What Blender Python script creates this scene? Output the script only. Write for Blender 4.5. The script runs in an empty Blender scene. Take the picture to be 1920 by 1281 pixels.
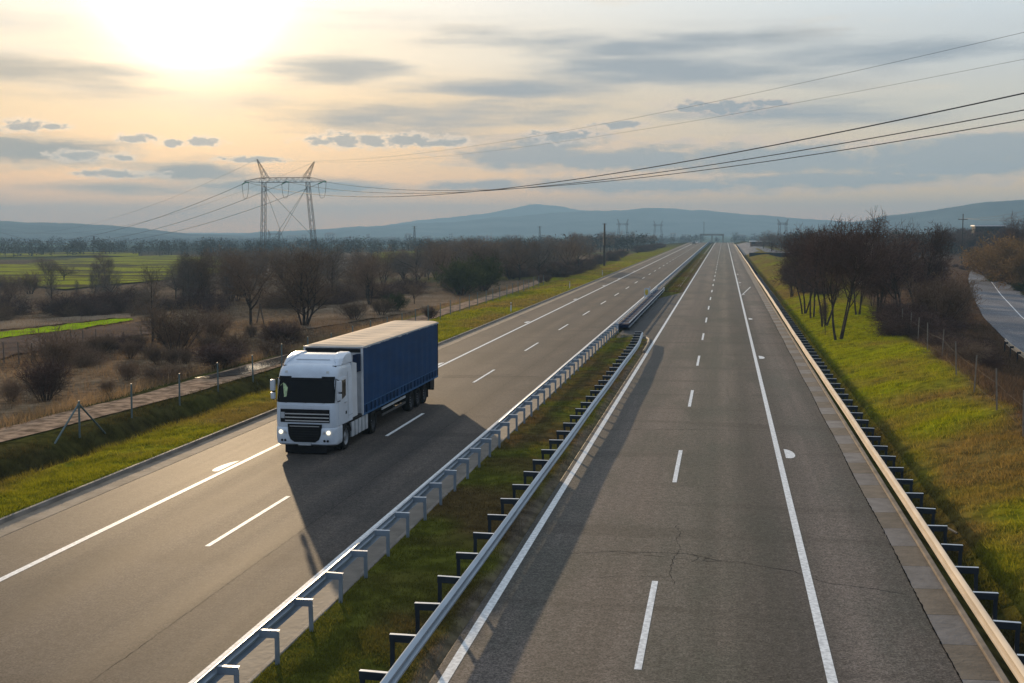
import bpy, bmesh, math, random
import numpy as np
from mathutils import Vector, Matrix
random.seed(7); RNG = np.random.default_rng(11)
sc = bpy.context.scene
COL = sc.collection
PI = math.pi
rad = math.radians

# ------------------------------------------------------------------ camera
W, H, F = 1920.0, 1281.0, 2270.0
HC = 8.8
VX, VY = 1358.0, 428.0
_t = math.atan((H/2 - VY)/F); _p = math.atan((VX - W/2)/F*math.cos(_t))
CF = Vector((-math.sin(_p)*math.cos(_t), math.cos(_p)*math.cos(_t), -math.sin(_t)))
CR = Vector((math.cos(_p), math.sin(_p), 0)); CU = CR.cross(CF)
cam = bpy.data.cameras.new('camera'); co = bpy.data.objects.new('camera', cam); COL.objects.link(co)
m = Matrix((CR, CU, -CF)).transposed().to_4x4(); m.translation = (0, 0, HC); co.matrix_world = m
cam.sensor_width = 36; cam.lens = F/W*36; cam.clip_start = .1; cam.clip_end = 30000
sc.camera = co

def ray(u, v):
    return CR*(u - W/2) + CU*(H/2 - v) + CF*F
def azel(u, v):
    d = ray(u, v)
    return math.degrees(math.atan2(d.x, d.y)), math.degrees(math.atan2(d.z, math.hypot(d.x, d.y)))

SUN_AZ, SUN_EL = -24.4, 9.2
SUND = Vector((math.sin(rad(SUN_AZ))*math.cos(rad(SUN_EL)), math.cos(rad(SUN_AZ))*math.cos(rad(SUN_EL)), math.sin(rad(SUN_EL))))

# ------------------------------------------------------------------ terrain
def smooth(a, b, x):
    t = np.clip((np.asarray(x, float) - a)/(b - a), 0, 1); return t*t*(3 - 2*t)
def prof(y):
    y = np.asarray(y, float)
    q = np.clip(y - 700, 0, 250)
    return np.maximum(-5.5e-5*q*q - np.clip(y - 950, 0, 1e9)*.0275*.35, -11.0)
_px = [-400, -120, -60, -34, -31.6, -31.2, -28.6, -28.2, -27.4, -26.4, -25.6, -24.9, -24.2, -22.2, -21.5, -21.26, -8.8, -7.0, -5.7, 5.35, 5.6, 5.85, 6.3, 6.75, 7.15, 8.5, 10, 12, 13.0, 15.0, 18, 21, 60, 160, 500]
_pz = [-4.6, -3.2, -1.5, -.45, -.12, -.05, -.05, -.02, -.22, -1.25, -1.2, -.2, .0, .10, .13, .12, .03, .10, -.01, -.05, -.04, -.22, -.50, -.36, .08, .46, .84, 1.24, 1.24, .6, -.1, -.35, -.3, .8, 3.0]
_px2 = list(_px); _pz2 = [-4.6, -3.2, -1.6, -.7, -.35, -.3, -.3, -.25, -.1, -.05, .05, .1, .15, .16, .14, .12, .03, .10, -.01, -.05, -.04, -.20, -.42, -.30, .06, .40, .72, 1.02, 1.02, .5, -.1, -.35, -.3, .8, 3.0]
def vnoise(x, y, s):
    x = np.asarray(x, float)/s; y = np.asarray(y, float)/s
    xi = np.floor(x); yi = np.floor(y); fx = x - xi; fy = y - yi
    fx = fx*fx*(3 - 2*fx); fy = fy*fy*(3 - 2*fy)
    def h(a, b):
        n = np.sin(a*127.1 + b*311.7 + s*17.3)*43758.5453
        return n - np.floor(n)
    return (h(xi, yi)*(1-fx) + h(xi+1, yi)*fx)*(1-fy) + (h(xi, yi+1)*(1-fx) + h(xi+1, yi+1)*fx)*fy - .5
def terrain(x, y):
    x = np.asarray(x, float); y = np.asarray(y, float)
    k = smooth(62, 95, y)
    s = np.interp(x, _px, _pz)*(1-k) + np.interp(x, _px2, _pz2)*k
    off = np.maximum(smooth(-21.6, -23, x)*1.0, smooth(6.2, 7.6, x)*.9) * (1 - .85*smooth(-27.5, -28, x)*(1-smooth(-31, -33, x)))
    med = smooth(-8.2, -7.6, x)*(1-smooth(-6.2, -5.7, x))
    near = 1 - smooth(160, 500, np.hypot(x, y))
    b = vnoise(x, y, 3.1)*.26 + vnoise(x, y, 1.1)*.16 + vnoise(x, y, .55)*.14
    left = smooth(-33, -60, x)
    far = smooth(900, 3000, np.hypot(x, y))
    road2 = np.exp(-((x - side_x(y))/5.5)**4)
    z = prof(y) + s + b*(off*.75 + med*.5)*near*(1-road2) + left*vnoise(x, y, 40)*1.0*(1-far)
    right = smooth(60, 300, x)*(1-far)
    z = z + right*vnoise(x, y, 90)*3
    z = np.where(far > 0, z*(1-far) + far*np.minimum(z, -13), z)
    return z
def side_x(y):
    return np.interp(y, [20, 60, 91, 130, 174, 220, 263, 300, 340, 400, 470], [17.5, 21.0, 24.4, 29.6, 36.9, 45.0, 53.5, 62, 73, 95, 125])
def T(x, y): return float(terrain(x, y))
def gp(u, v):
    """ground point seen at a pixel of the photograph"""
    d = ray(u, v); d = d/d.y
    lo = 10.0; step = 1.0; y = lo
    while y < 4000:
        if HC + d.z*y < T(d.x*y, y):
            a, b = y - step, y
            for _ in range(18):
                c = (a + b)/2
                if HC + d.z*c < T(d.x*c, c): b = c
                else: a = c
            return d.x*b, b, T(d.x*b, b)
        step = max(.5, y*.01); y += step
    return d.x*1500, 1500., T(d.x*1500, 1500)
def at_y(u, v, Y):
    d = ray(u, v); d = d/d.y*Y
    return d.x, Y, d.z + HC

# ------------------------------------------------------------------ materials
class NT:
    def __init__(s, nt): s.nt = nt
    def n(s, t, **k):
        o = s.nt.nodes.new(t)
        for a, b in k.items():
            if a == 'ins':
                for i, v in b.items():
                    if hasattr(v, 'is_output') : s.nt.links.new(v, o.inputs[i])
                    else: o.inputs[i].default_value = v
            else: setattr(o, a, b)
        return o
    def l(s, a, b): s.nt.links.new(a, b)
    def math(s, op, a, b=None, c=None, clamp=False):
        o = s.n('ShaderNodeMath', operation=op, use_clamp=clamp)
        for i, v in enumerate((a, b, c)):
            if v is None: continue
            if hasattr(v, 'is_output'): s.l(v, o.inputs[i])
            else: o.inputs[i].default_value = v
        return o.outputs[0]
    def mix(s, f, a, b, bt='MIX'):
        o = s.n('ShaderNodeMix', data_type='RGBA', blend_type=bt)
        for i, v in ((0, f), (6, a), (7, b)):
            if hasattr(v, 'is_output'): s.l(v, o.inputs[i])
            else: o.inputs[i].default_value = v if i == 0 else (tuple(v)+(1,))[:4]
        return o.outputs[2]
    def sstep(s, v, a, b):
        o = s.n('ShaderNodeMapRange', interpolation_type='SMOOTHSTEP', ins={0: v, 1: a, 2: b, 3: 0., 4: 1.})
        return o.outputs[0]
    def noise(s, vec, scale, detail=4, rough=.55):
        o = s.n('ShaderNodeTexNoise', ins={'Vector': vec, 'Scale': scale, 'Detail': detail, 'Roughness': rough})
        return o.outputs[0]
    def mapping(s, vec, scale):
        return s.n('ShaderNodeMapping', ins={'Vector': vec, 'Scale': scale}).outputs[0]

def newmat(name):
    mt = bpy.data.materials.new(name); mt.use_nodes = True
    t = NT(mt.node_tree); b = mt.node_tree.nodes['Principled BSDF']
    return mt, t, b
def pmat(name, c, rough=.6, metal=0., var=.18, scale=3., stretch=(1, 1, 1), bump=0., spec=.4, rand=0., attr=None, world=False, coat=0., trans=0., bscale=None):
    mt, t, b = newmat(name)
    if world: vec = t.n('ShaderNodeNewGeometry').outputs['Position']
    else: vec = t.n('ShaderNodeTexCoord').outputs['Object']
    vec = t.mapping(vec, stretch)
    nz = t.noise(vec, scale, 5)
    f = t.sstep(nz, .3, .7)
    base = c
    if attr:
        a = t.n('ShaderNodeVertexColor', layer_name=attr).outputs[0]
        lo = t.mix(1., a, (1-var,)*3, 'MULTIPLY'); hi = t.mix(1., a, (1+var,)*3, 'MULTIPLY')
        colr = t.mix(f, lo, hi)
    else:
        colr = t.mix(f, [x*(1-var) for x in c], [min(1, x*(1+var)) for x in c])
    if rand:
        r = t.n('ShaderNodeObjectInfo').outputs['Random']
        k = t.math('MULTIPLY_ADD', r, 2*rand, 1-rand)
        cc = t.n('ShaderNodeCombineColor', ins={0: k, 1: k, 2: k}).outputs[0]
        colr = t.mix(1., colr, cc, 'MULTIPLY')
    t.l(colr, b.inputs['Base Color'])
    b.inputs['Roughness'].default_value = rough; b.inputs['Metallic'].default_value = metal
    b.inputs['Specular IOR Level'].default_value = spec
    b.inputs['Coat Weight'].default_value = coat
    if bump:
        n2 = t.noise(vec, bscale or scale*4, 4)
        bp = t.n('ShaderNodeBump', ins={'Strength': bump, 'Height': n2, 'Distance': .05})
        t.l(bp.outputs[0], b.inputs['Normal'])
    if trans:
        out = mt.node_tree.nodes['Material Output']
        tr = t.n('ShaderNodeBsdfTranslucent', ins={0: colr})
        mx = t.n('ShaderNodeMixShader', ins={0: trans, 1: b.outputs[0], 2: tr.outputs[0]})
        t.l(mx.outputs[0], out.inputs[0])
    return mt
def emat(name, c, s):
    mt, t, b = newmat(name)
    b.inputs['Base Color'].default_value = tuple(c)+(1,); b.inputs['Emission Color'].default_value = tuple(c)+(1,)
    b.inputs['Emission Strength'].default_value = s; b.inputs['Roughness'].default_value = .2
    return mt

def asphalt(name, c1, c2, tint, bands=None):
    mt, t, b = newmat(name)
    pos = t.n('ShaderNodeNewGeometry').outputs['Position']
    streak = t.noise(t.mapping(pos, (.55, .012, 1)), 1., 4, .6)
    blot = t.noise(t.mapping(pos, (.25, .08, 1)), 1., 5, .6)
    lat = t.noise(t.mapping(pos, (.06, .45, 1)), 1., 3, .5)
    grain = t.noise(pos, 17., 6, .85)
    grain2 = t.noise(pos, 5., 6, .8)
    c = t.mix(t.sstep(streak, .36, .64), c1, c2)
    c = t.mix(t.math('MULTIPLY', t.sstep(blot, .44, .62), .75), c, tint)
    c = t.mix(t.math('MULTIPLY', t.sstep(lat, .54, .66), .45), c, [x*.72 for x in c1])
    if bands:
        x0, x1, st = bands
        sx_ = t.n('ShaderNodeSeparateXYZ', ins={0: pos}).outputs[0]
        wob_ = t.noise(t.mapping(pos, (.3, .03, 1)), 1., 2, .5)
        fx = t.math('ADD', t.math('DIVIDE', t.math('SUBTRACT', sx_, x0), x1-x0), t.math('MULTIPLY_ADD', wob_, .10, -.05))
        rp = t.n('ShaderNodeValToRGB', ins={0: fx}); rp.color_ramp.interpolation = 'EASE'; e = rp.color_ramp.elements
        while len(e) < len(st): e.new(.5)
        for i, (p_, k_) in enumerate(st): e[i].position = (p_-x0)/(x1-x0); e[i].color = tuple(k_)+(1,)
        c = t.mix(1., c, rp.outputs[0], 'MULTIPLY')
    g = t.math('MULTIPLY_ADD', t.sstep(grain, .41, .59), 1.0, .50)
    g2 = t.math('MULTIPLY_ADD', t.sstep(grain2, .38, .62), .5, .75)
    g = t.math('MULTIPLY', g, g2)
    gc = t.n('ShaderNodeCombineColor', ins={0: g, 1: g, 2: g}).outputs[0]
    c = t.mix(1., c, gc, 'MULTIPLY')
    t.l(c, b.inputs['Base Color'])
    t.l(t.math('MULTIPLY_ADD', streak, .2, .62), b.inputs['Roughness'])
    b.inputs['Specular IOR Level'].default_value = .07
    bp = t.n('ShaderNodeBump', ins={'Strength': .5, 'Height': grain, 'Distance': .012})
    t.l(bp.outputs[0], b.inputs['Normal'])
    return mt

M = {}
M['road_l'] = asphalt('worn_asphalt', (.058, .050, .044), (.090, .074, .062), (.050, .045, .040), (-20.3, -9.7, [(-20.3, (.98, .98, .99)), (-18.2, (1.06, 1.05, 1.04)), (-16.9, (1.16, 1.13, 1.10)), (-15.9, (.84, .84, .84)), (-14.9, (1.12, 1.1, 1.08)), (-13.9, (.95, .95, .95)), (-13.0, (1.10, 1.09, 1.07)), (-12.0, (.82, .82, .83)), (-11.0, (1.05, 1.05, 1.05)), (-9.7, (.9, .9, .9))]))
M['road_r'] = asphalt('grey_asphalt', (.084, .075, .065), (.136, .116, .101), (.072, .072, .061), (-5.6, 4.8, [(-5.6, (.95, .95, .97)), (-4.4, (1.06, 1.02, .99)), (-3.4, (.98, .95, .92)), (-2.4, (1.12, 1.06, 1.0)), (-1.4, (.88, .90, .84)), (-.5, (.98, 1.0, .92)), (.15, (1.16, 1.13, 1.04)), (1.1, (.80, .80, .76)), (2.2, (.86, .85, .84)), (3.4, (1.32, 1.27, 1.24)), (4.8, (.95, .92, .90))]))
M['road_d'] = asphalt('dark_asphalt', (.045, .045, .047), (.07, .068, .066), (.04, .04, .04))
M['road_s'] = asphalt('side_asphalt', (.13, .13, .14), (.185, .18, .185), (.11, .115, .125))
M['paint'] = pmat('road_paint', (.72, .72, .70), .6, var=.22, scale=9, world=True, bump=.15, spec=.08)
M['crack'] = pmat('crack', (.012, .011, .010), .95, var=.2, spec=0., world=True)
M['concrete_lit'] = pmat('sunlit_concrete', (.25, .20, .15), .85, var=.22, scale=1.3, world=True, bump=.3, spec=.1)  # sunlit copy of the concrete, the low sun's tan put into the colour
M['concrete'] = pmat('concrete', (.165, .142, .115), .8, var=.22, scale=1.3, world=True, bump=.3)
M['slab'] = pmat('slab', (1, 1, 1), .8, var=.2, scale=2.2, world=True, bump=.3, attr='Col')
M['kerb'] = pmat('kerb', (.20, .175, .15), .8, var=.25, scale=1.5, world=True, bump=.3)
M['steel'] = pmat('galvanised_steel', (.27, .33, .40), .42, .55, var=.12, scale=2, world=True, stretch=(1, .3, 1))  # shaded copy of the rail steel, its bluish shade put into the colour
M['steel_sunlit'] = pmat('sunlit_galvanised_steel', (.56, .46, .34), .55, .2, var=.14, scale=2, world=True, stretch=(1, .3, 1))  # sunlit copy of the rail steel, warm sunlight put into the colour
M['steel_lit'] = pmat('sunlit_zinc', (.50, .54, .58), .4, .3, var=.1, world=True)  # bracket tops: the light catching them is put into the colour
M['steel_dark'] = pmat('dark_steel', (.028, .034, .042), .85, .0, spec=.08, var=.15, scale=3, world=True)  # posts and spacers have their shade put into this dark colour
M['lattice'] = pmat('lattice_steel', (.060, .046, .036), .7, .1, var=.25, spec=.15)
M['ground'] = pmat('soil_and_turf', (1, 1, 1), .95, var=.42, scale=1.6, world=True, bump=.7, attr='Col', spec=0., bscale=9)
M['blade'] = pmat('grass_blades', (1, 1, 1), .7, var=.12, scale=.7, world=True, attr='Col', spec=0., trans=.55)
M['bark'] = pmat('bark', (.055, .042, .032), .9, var=.3, scale=3, rand=.2, spec=.1)
M['twig'] = pmat('twigs', (.175, .113, .070), .9, var=.3, scale=.8, rand=.25, spec=.08)
M['twig_red'] = pmat('reddish_twigs', (.105, .062, .046), .9, var=.3, scale=.8, rand=.2, spec=.08)
M['twig_grey'] = pmat('greyish_twigs', (.135, .108, .084), .9, var=.3, scale=.8, rand=.2, spec=.08)
M['twig_tan'] = pmat('tan_leaves', (.22, .135, .055), .9, var=.35, scale=.8, rand=.2, spec=.08, trans=.3)
M['twig_green'] = pmat('olive_leaves', (.075, .085, .025), .9, var=.35, scale=.8, rand=.2, spec=.08, trans=.3)
M['farwood'] = pmat('far_wood', (.060, .055, .042), .95, var=.35, scale=.05, world=True, spec=.05)
M['hill'] = pmat('hillside', (.085, .095, .085), 1., var=.45, scale=.006, world=True, spec=0)
M['field_bright'] = pmat('young_crop', (.25, .36, .003), .9, var=.18, scale=.5, world=True, spec=0., bump=.3)
mt_, t_, b_ = newmat('meadow'); p_ = t_.n('ShaderNodeNewGeometry').outputs['Position']
n_ = t_.noise(t_.mapping(p_, (.02, .085, 1)), 1., 6, .65); n2_ = t_.noise(p_, .25, 5, .6)
c_ = t_.mix(t_.sstep(n_, .42, .54), (.10, .078, .038), (.27, .27, .022)); c_ = t_.mix(t_.math('MULTIPLY', t_.sstep(n2_, .5, .7), .5), c_, (.10, .085, .03))
t_.l(c_, b_.inputs['Base Color']); b_.inputs['Roughness'].default_value = 1.; b_.inputs['Specular IOR Level'].default_value = 0.; M['field_green'] = mt_
M['field_tan'] = pmat('stubble', (.20, .145, .095), .95, var=.3, scale=.2, stretch=(.4, 1, 1), world=True, spec=0.)
M['field_brown'] = pmat('ploughed_soil', (.125, .088, .066), .95, var=.3, scale=.3, stretch=(.4, 1, 1), world=True, spec=0.)
M['track'] = pmat('gravel_track', (.30, .205, .135), .95, var=.5, scale=1.6, world=True, bump=.5, spec=0.)
M['puddle'] = pmat('puddle_water', (.10, .09, .08), .04, var=.1, world=True, spec=.6)
M['white'] = pmat('white_truck_paint', (.59, .65, .72), .32, var=.08, scale=1.3, coat=.25, spec=.4)
M['white2'] = pmat('white_panel', (.58, .61, .64), .4, var=.06, scale=2)
M['blue'] = pmat('blue_tarpaulin', (.006, .040, .115), .7, var=.14, scale=1.1, stretch=(1, .4, 2), spec=.12, bump=.12, bscale=2.0)
M['blue2'] = pmat('faded_blue_webbing', (.035, .10, .21), .7, var=.2, spec=.1)
M['strap'] = pmat('dark_blue_strap', (.006, .028, .075), .8, spec=.1)
M['navy'] = pmat('navy_cloth', (.010, .02, .05), .9, spec=.05)
M['roofc'] = pmat('pale_roof_tarpaulin', (.74, .55, .38), .9, var=.12, scale=.9, stretch=(.6, 3.0, 1), bump=.2, spec=.1)
M['black'] = pmat('black_plastic', (.008, .008, .009), .6, spec=.12)
M['rubber'] = pmat('tyre_rubber', (.014, .014, .014), .9, spec=.1)
M['darkmetal'] = pmat('chassis_paint', (.016, .016, .017), .8, spec=.15)
M['glass'] = pmat('dark_glass', (.004, .005, .006), .08, spec=.12, var=.05)
M['chrome'] = pmat('brushed_trim', (.62, .64, .66), .3, .7, var=.05)
M['rim'] = pmat('wheel_rim', (.06, .06, .062), .6, .3)
M['rim2'] = pmat('front_rim', (.22, .23, .24), .5, .4)
M['greyp'] = pmat('light_grey_plastic', (.40, .42, .44), .5, var=.1, scale=4)
M['vest'] = pmat('hi_vis_cloth', (.44, .55, .30), .8, var=.3, scale=9)
M['lamp'] = emat('headlamp_lit', (1., .88, .66), 1.2)
M['lens'] = pmat('lamp_lens', (.55, .55, .52), .15)
M['orange'] = pmat('amber_lens', (.6, .16, .02), .3)
M['wood'] = pmat('weathered_wood', (.12, .09, .065), .9, var=.3, scale=3)
M['post_green'] = pmat('green_grey_post', (.11, .15, .15), .6, .2, var=.15)
M['post_rust'] = pmat('pale_concrete_post', (.20, .165, .13), .85, var=.2)
M['insul'] = pmat('green_glass_insulator', (.03, .20, .12), .2, var=.2)
M['cable'] = pmat('aluminium_cable', (.05, .048, .045), .6, .3)
M['yellow'] = pmat('yellow_reflective', (.62, .45, .05), .5)
M['red'] = pmat('red_reflector', (.45, .03, .02), .4)
M['bldg'] = pmat('pale_render', (.34, .33, .31), .9, var=.15, scale=.2)
M['bldg2'] = pmat('warm_render', (.62, .50, .38), .9, var=.15, scale=.5)
M['roof'] = pmat('roof_tiles', (.14, .09, .07), .9, var=.2, scale=.5)
M['roofw'] = pmat('white_sheet_roof', (.78, .78, .78), .5, var=.06)
M['win'] = pmat('window_dark', (.03, .035, .04), .2)
M['carblack'] = pmat('black_car_paint', (.012, .012, .014), .3, coat=.5)
M['carwhite'] = pmat('white_car_paint', (.7, .7, .7), .3, coat=.5)

# ------------------------------------------------------------------ mesh helpers
def tag(o, label=None, cat=None, group=None, kind=None):
    if label: o['label'] = label
    if cat: o['category'] = cat
    if group: o['group'] = group
    if kind: o['kind'] = kind
    return o
def link(o, parent=None):
    COL.objects.link(o)
    if parent is not None: o.parent = parent
    return o
def empty(name, loc=(0, 0, 0), rz=0.):
    o = bpy.data.objects.new(name, None); o.empty_display_size = .2
    o.location = loc; o.rotation_euler = (0, 0, rz); COL.objects.link(o); return o
def copy_tree(o, parent=None):
    c = o.copy(); link(c, parent)
    for ch in list(o.children): copy_tree(ch, c)
    return c
def npmesh(name, V, Fc, mat, parent=None, smooth_=False, col=None):
    V = np.asarray(V, np.float32); Fc = np.asarray(Fc, np.int32)
    me = bpy.data.meshes.new(name)
    k = Fc.shape[1]; n = Fc.shape[0]
    me.vertices.add(len(V)); me.vertices.foreach_set('co', V.ravel())
    me.loops.add(n*k); me.loops.foreach_set('vertex_index', Fc.ravel())
    me.polygons.add(n); me.polygons.foreach_set('loop_start', np.arange(0, n*k, k, dtype=np.int32))
    me.polygons.foreach_set('use_smooth', np.full(n, smooth_))
    if col is not None:
        a = me.color_attributes.new('Col', 'FLOAT_COLOR', 'POINT')
        a.data.foreach_set('color', np.concatenate([col, np.ones((len(col), 1))], 1).astype(np.float32).ravel())
    me.materials.append(mat); me.update(calc_edges=True); me.validate()
    return link(bpy.data.objects.new(name, me), parent)

class MB:
    def __init__(s): s.v = []; s.f = []
    def add(s, vs, fs):
        b = len(s.v); s.v += [tuple(x) for x in vs]; s.f += [tuple(i + b for i in f) for f in fs]; return s
    def box(s, x0, x1, y0, y1, z0, z1, ch=0.):
        if ch <= 0:
            vs = [(x, y, z) for z in (z0, z1) for y in (y0, y1) for x in (x0, x1)]
            return s.add(vs, [(0, 2, 3, 1), (4, 5, 7, 6), (0, 1, 5, 4), (2, 6, 7, 3), (0, 4, 6, 2), (1, 3, 7, 5)])
        bm = bmesh.new(); bmesh.ops.create_cube(bm, size=1)
        for v in bm.verts:
            v.co = ((x0+x1)/2 + v.co.x*(x1-x0), (y0+y1)/2 + v.co.y*(y1-y0), (z0+z1)/2 + v.co.z*(z1-z0))
        bmesh.ops.bevel(bm, geom=list(bm.edges), offset=ch, segments=2, affect='EDGES', profile=.7)
        bm.verts.index_update()
        s.add([v.co[:] for v in bm.verts], [[v.index for v in f.verts] for f in bm.faces]); bm.free(); return s
    def tube(s, pts, r, n=6, cap=True):
        pts = [Vector(p) for p in pts]; rs = r if isinstance(r, (list, tuple)) else [r]*len(pts)
        base = len(s.v); prev = None
        for i, p in enumerate(pts):
            d = (pts[min(i+1, len(pts)-1)] - pts[max(i-1, 0)]).normalized()
            a = d.orthogonal().normalized() if prev is None else (prev - d*prev.dot(d)).normalized()
            prev = a; b = d.cross(a)
            for k in range(n):
                t = 2*PI*k/n; s.v.append(tuple(p + (a*math.cos(t) + b*math.sin(t))*rs[i]))
        for i in range(len(pts)-1):
            for k in range(n):
                q = base + i*n; s.f.append((q+k, q+(k+1) % n, q+n+(k+1) % n, q+n+k))
        if cap:
            s.f.append(tuple(base + k for k in reversed(range(n)))); s.f.append(tuple(base + (len(pts)-1)*n + k for k in range(n)))
        return s
    def bar(s, p, q, w):
        return s.tube([p, q], w*.7, 4)
    def lathe(s, prof_, axis='x', c=(0, 0, 0), n=28):
        base = len(s.v)
        for (a, r) in prof_:
            for k in range(n):
                t = 2*PI*k/n; y, z = r*math.cos(t), r*math.sin(t)
                s.v.append((c[0]+a, c[1]+y, c[2]+z) if axis == 'x' else ((c[0]+y, c[1]+a, c[2]+z) if axis == 'y' else (c[0]+y, c[1]+z, c[2]+a)))
        for i in range(len(prof_)-1):
            for k in range(n):
                q = base + i*n; s.f.append((q+k, q+n+k, q+n+(k+1) % n, q+(k+1) % n))
        return s
    def prism(s, poly, axis, a0, a1):
        n = len(poly)
        def P(p, a): return (a, p[0], p[1]) if axis == 'x' else ((p[0], a, p[1]) if axis == 'y' else (p[0], p[1], a))
        s.add([P(p, a0) for p in poly] + [P(p, a1) for p in poly],
              [tuple(range(n))[::-1], tuple(range(n, 2*n))] + [(i, (i+1) % n, n+(i+1) % n, n+i) for i in range(n)])
        return s
    def grid(s, fn, nu, nv):
        base = len(s.v)
        for j in range(nv+1):
            for i in range(nu+1): s.v.append(tuple(fn(i/nu, j/nv)))
        for j in range(nv):
            for i in range(nu):
                q = base + j*(nu+1)+i; s.f.append((q, q+1, q+nu+2, q+nu+1))
        return s
    def build(s, name, mat, parent=None, smooth_=None, recalc=True):
        me = bpy.data.meshes.new(name); me.from_pydata(s.v, [], s.f)
        if recalc:
            bm = bmesh.new(); bm.from_mesh(me); bmesh.ops.recalc_face_normals(bm, faces=bm.faces); bm.to_mesh(me); bm.free()
        me.materials.append(mat)
        if smooth_ is not None:
            me.polygons.foreach_set('use_smooth', [True]*len(me.polygons))
            if smooth_ < 180:
                try: me.set_sharp_from_angle(angle=rad(smooth_))
                except Exception: pass
        me.update()
        return link(bpy.data.objects.new(name, me), parent)

# ------------------------------------------------------------------ ground
def axis(breaks):
    out = []
    for a, b, st in breaks: out += list(np.arange(a, b, st))
    out.append(breaks[-1][1]); return np.array(out)
def geo(a, b, k):
    o = [a]
    while o[-1] < b: o.append(o[-1]*k + .0)
    o[-1] = b; return o
R_END = 6100.
gx = list(-np.array(geo(45, R_END, 1.07))[::-1]) + list(np.arange(-44.6, -28, .45)) + list(np.arange(-27.8, -21.2, .2)) + [-21.18, -21.1, -20, -15, -9, -8.9] + list(np.arange(-8.8, -5.3, .2)) + [-5, 0, 4.6, 5.3, 5.4] + list(np.arange(5.5, 16, .18)) + list(np.arange(16, 60, .8)) + geo(60, R_END, 1.07)
gy = [-650, -200, -60, -10, 8] + list(np.arange(14, 75, .32)) + list(np.arange(75, 140, .7)) + geo(140, R_END, 1.02)
gx = np.array(sorted(set(np.round(gx, 3)))); gy = np.array(gy)
X, Y = np.meshgrid(gx, gy)
Z = terrain(X, Y)
inroad = ((X > -21.15) & (X < -8.95)) | ((X > -5.62) & (X < 5.38)) | ((X > -9.1) & (X < -5.3) & (Y > 97) & (Y < 163))
Z = np.where(inroad, prof(Y) - .09, Z)
def ground_col(x, y):
    n1 = vnoise(x, y, 5.3) + .5; n2 = vnoise(x, y, 1.7) + .5; n3 = vnoise(x, y, 23) + .5; n4 = vnoise(x*.35, y, 60) + .5
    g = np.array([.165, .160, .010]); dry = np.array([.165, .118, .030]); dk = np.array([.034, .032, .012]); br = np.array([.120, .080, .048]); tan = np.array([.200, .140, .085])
    def lerp(a, b, t): return a*(1-t[..., None]) + b*t[..., None]
    c = lerp(np.broadcast_to(g, x.shape+(3,)), dry, np.clip((n1*.65 + n2*.35 - .42)*3., 0, .9))
    # ditch and far bank: darker grass, with their shade painted into the colour
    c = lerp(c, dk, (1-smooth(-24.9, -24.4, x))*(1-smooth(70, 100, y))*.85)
    # waste ground and fields to the left
    fld = lerp(lerp(np.broadcast_to(br, x.shape+(3,)), tan, np.clip((n1*.5+n3*.7-.5)*2.2, 0, 1)), np.array([.10, .10, .03]), np.clip((n4-.58)*5, 0, .8))
    c = lerp(c, fld, 1 - smooth(-33.5, -31.3, x))
    # median: patchy, with its shade put into the colour
    med = smooth(-8.9, -8.8, x)*(1-smooth(-5.7, -5.6, x))
    c = lerp(c, lerp(np.broadcast_to(np.array([.085, .088, .014]), x.shape+(3,)), np.array([.090, .062, .024]), np.clip((n1*.5+n2*.5-.42)*3.5, 0, 1)), med)
    c = lerp(c, np.array([.12, .10, .08]), smooth(-6.0, -5.75, x + (n2-.5)*.35)*(1-smooth(-5.5, -5.3, x))*.8)
    # right: greener band along the crest of the bank, dry grass below, brown scrub behind the fence
    rb = smooth(5.2, 5.6, x)
    cr = lerp(np.broadcast_to(np.array([.165, .112, .030]), x.shape+(3,)), np.array([.180, .185, .006]), np.clip((.12 + .80*smooth(34, 85, y + (n3-.5)*30))*(1-.8*smooth(118, 140, y)) + (n1-.5)*1.0 + (n2-.5)*1.0 + (n3-.5)*.4, 0, 1))
    cr = lerp(cr, dk*.8, (1-smooth(6.7, 7.5, x))*.85)  # dark soil by the rail, with the ditch's shade painted in
    cr = lerp(cr, np.array([.105, .062, .036]), smooth(-1.0, .8, x - np.interp(y, [50, 98, 130, 250], [11.6, 13.6, 16, 24]) + (n2-.5)*1.2))
    c = lerp(c, cr, rb)
    far = smooth(420, 800, np.hypot(x, y))
    c = lerp(c, lerp(np.broadcast_to(np.array([.042, .046, .034]), x.shape+(3,)), np.array([.075, .10, .03]), np.clip((n4-.45)*5, 0, 1)), far)
    return c
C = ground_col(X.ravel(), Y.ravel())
nxg, nyg = len(gx), len(gy)
idx = np.arange(nxg*nyg).reshape(nyg, nxg)
Fq = np.stack([idx[:-1, :-1], idx[:-1, 1:], idx[1:, 1:], idx[1:, :-1]], -1).reshape(-1, 4)
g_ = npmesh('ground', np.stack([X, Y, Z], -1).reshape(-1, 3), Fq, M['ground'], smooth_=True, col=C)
tag(g_, 'grassy verges, brown waste land and plain around the motorway', 'ground', kind='structure')

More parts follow.
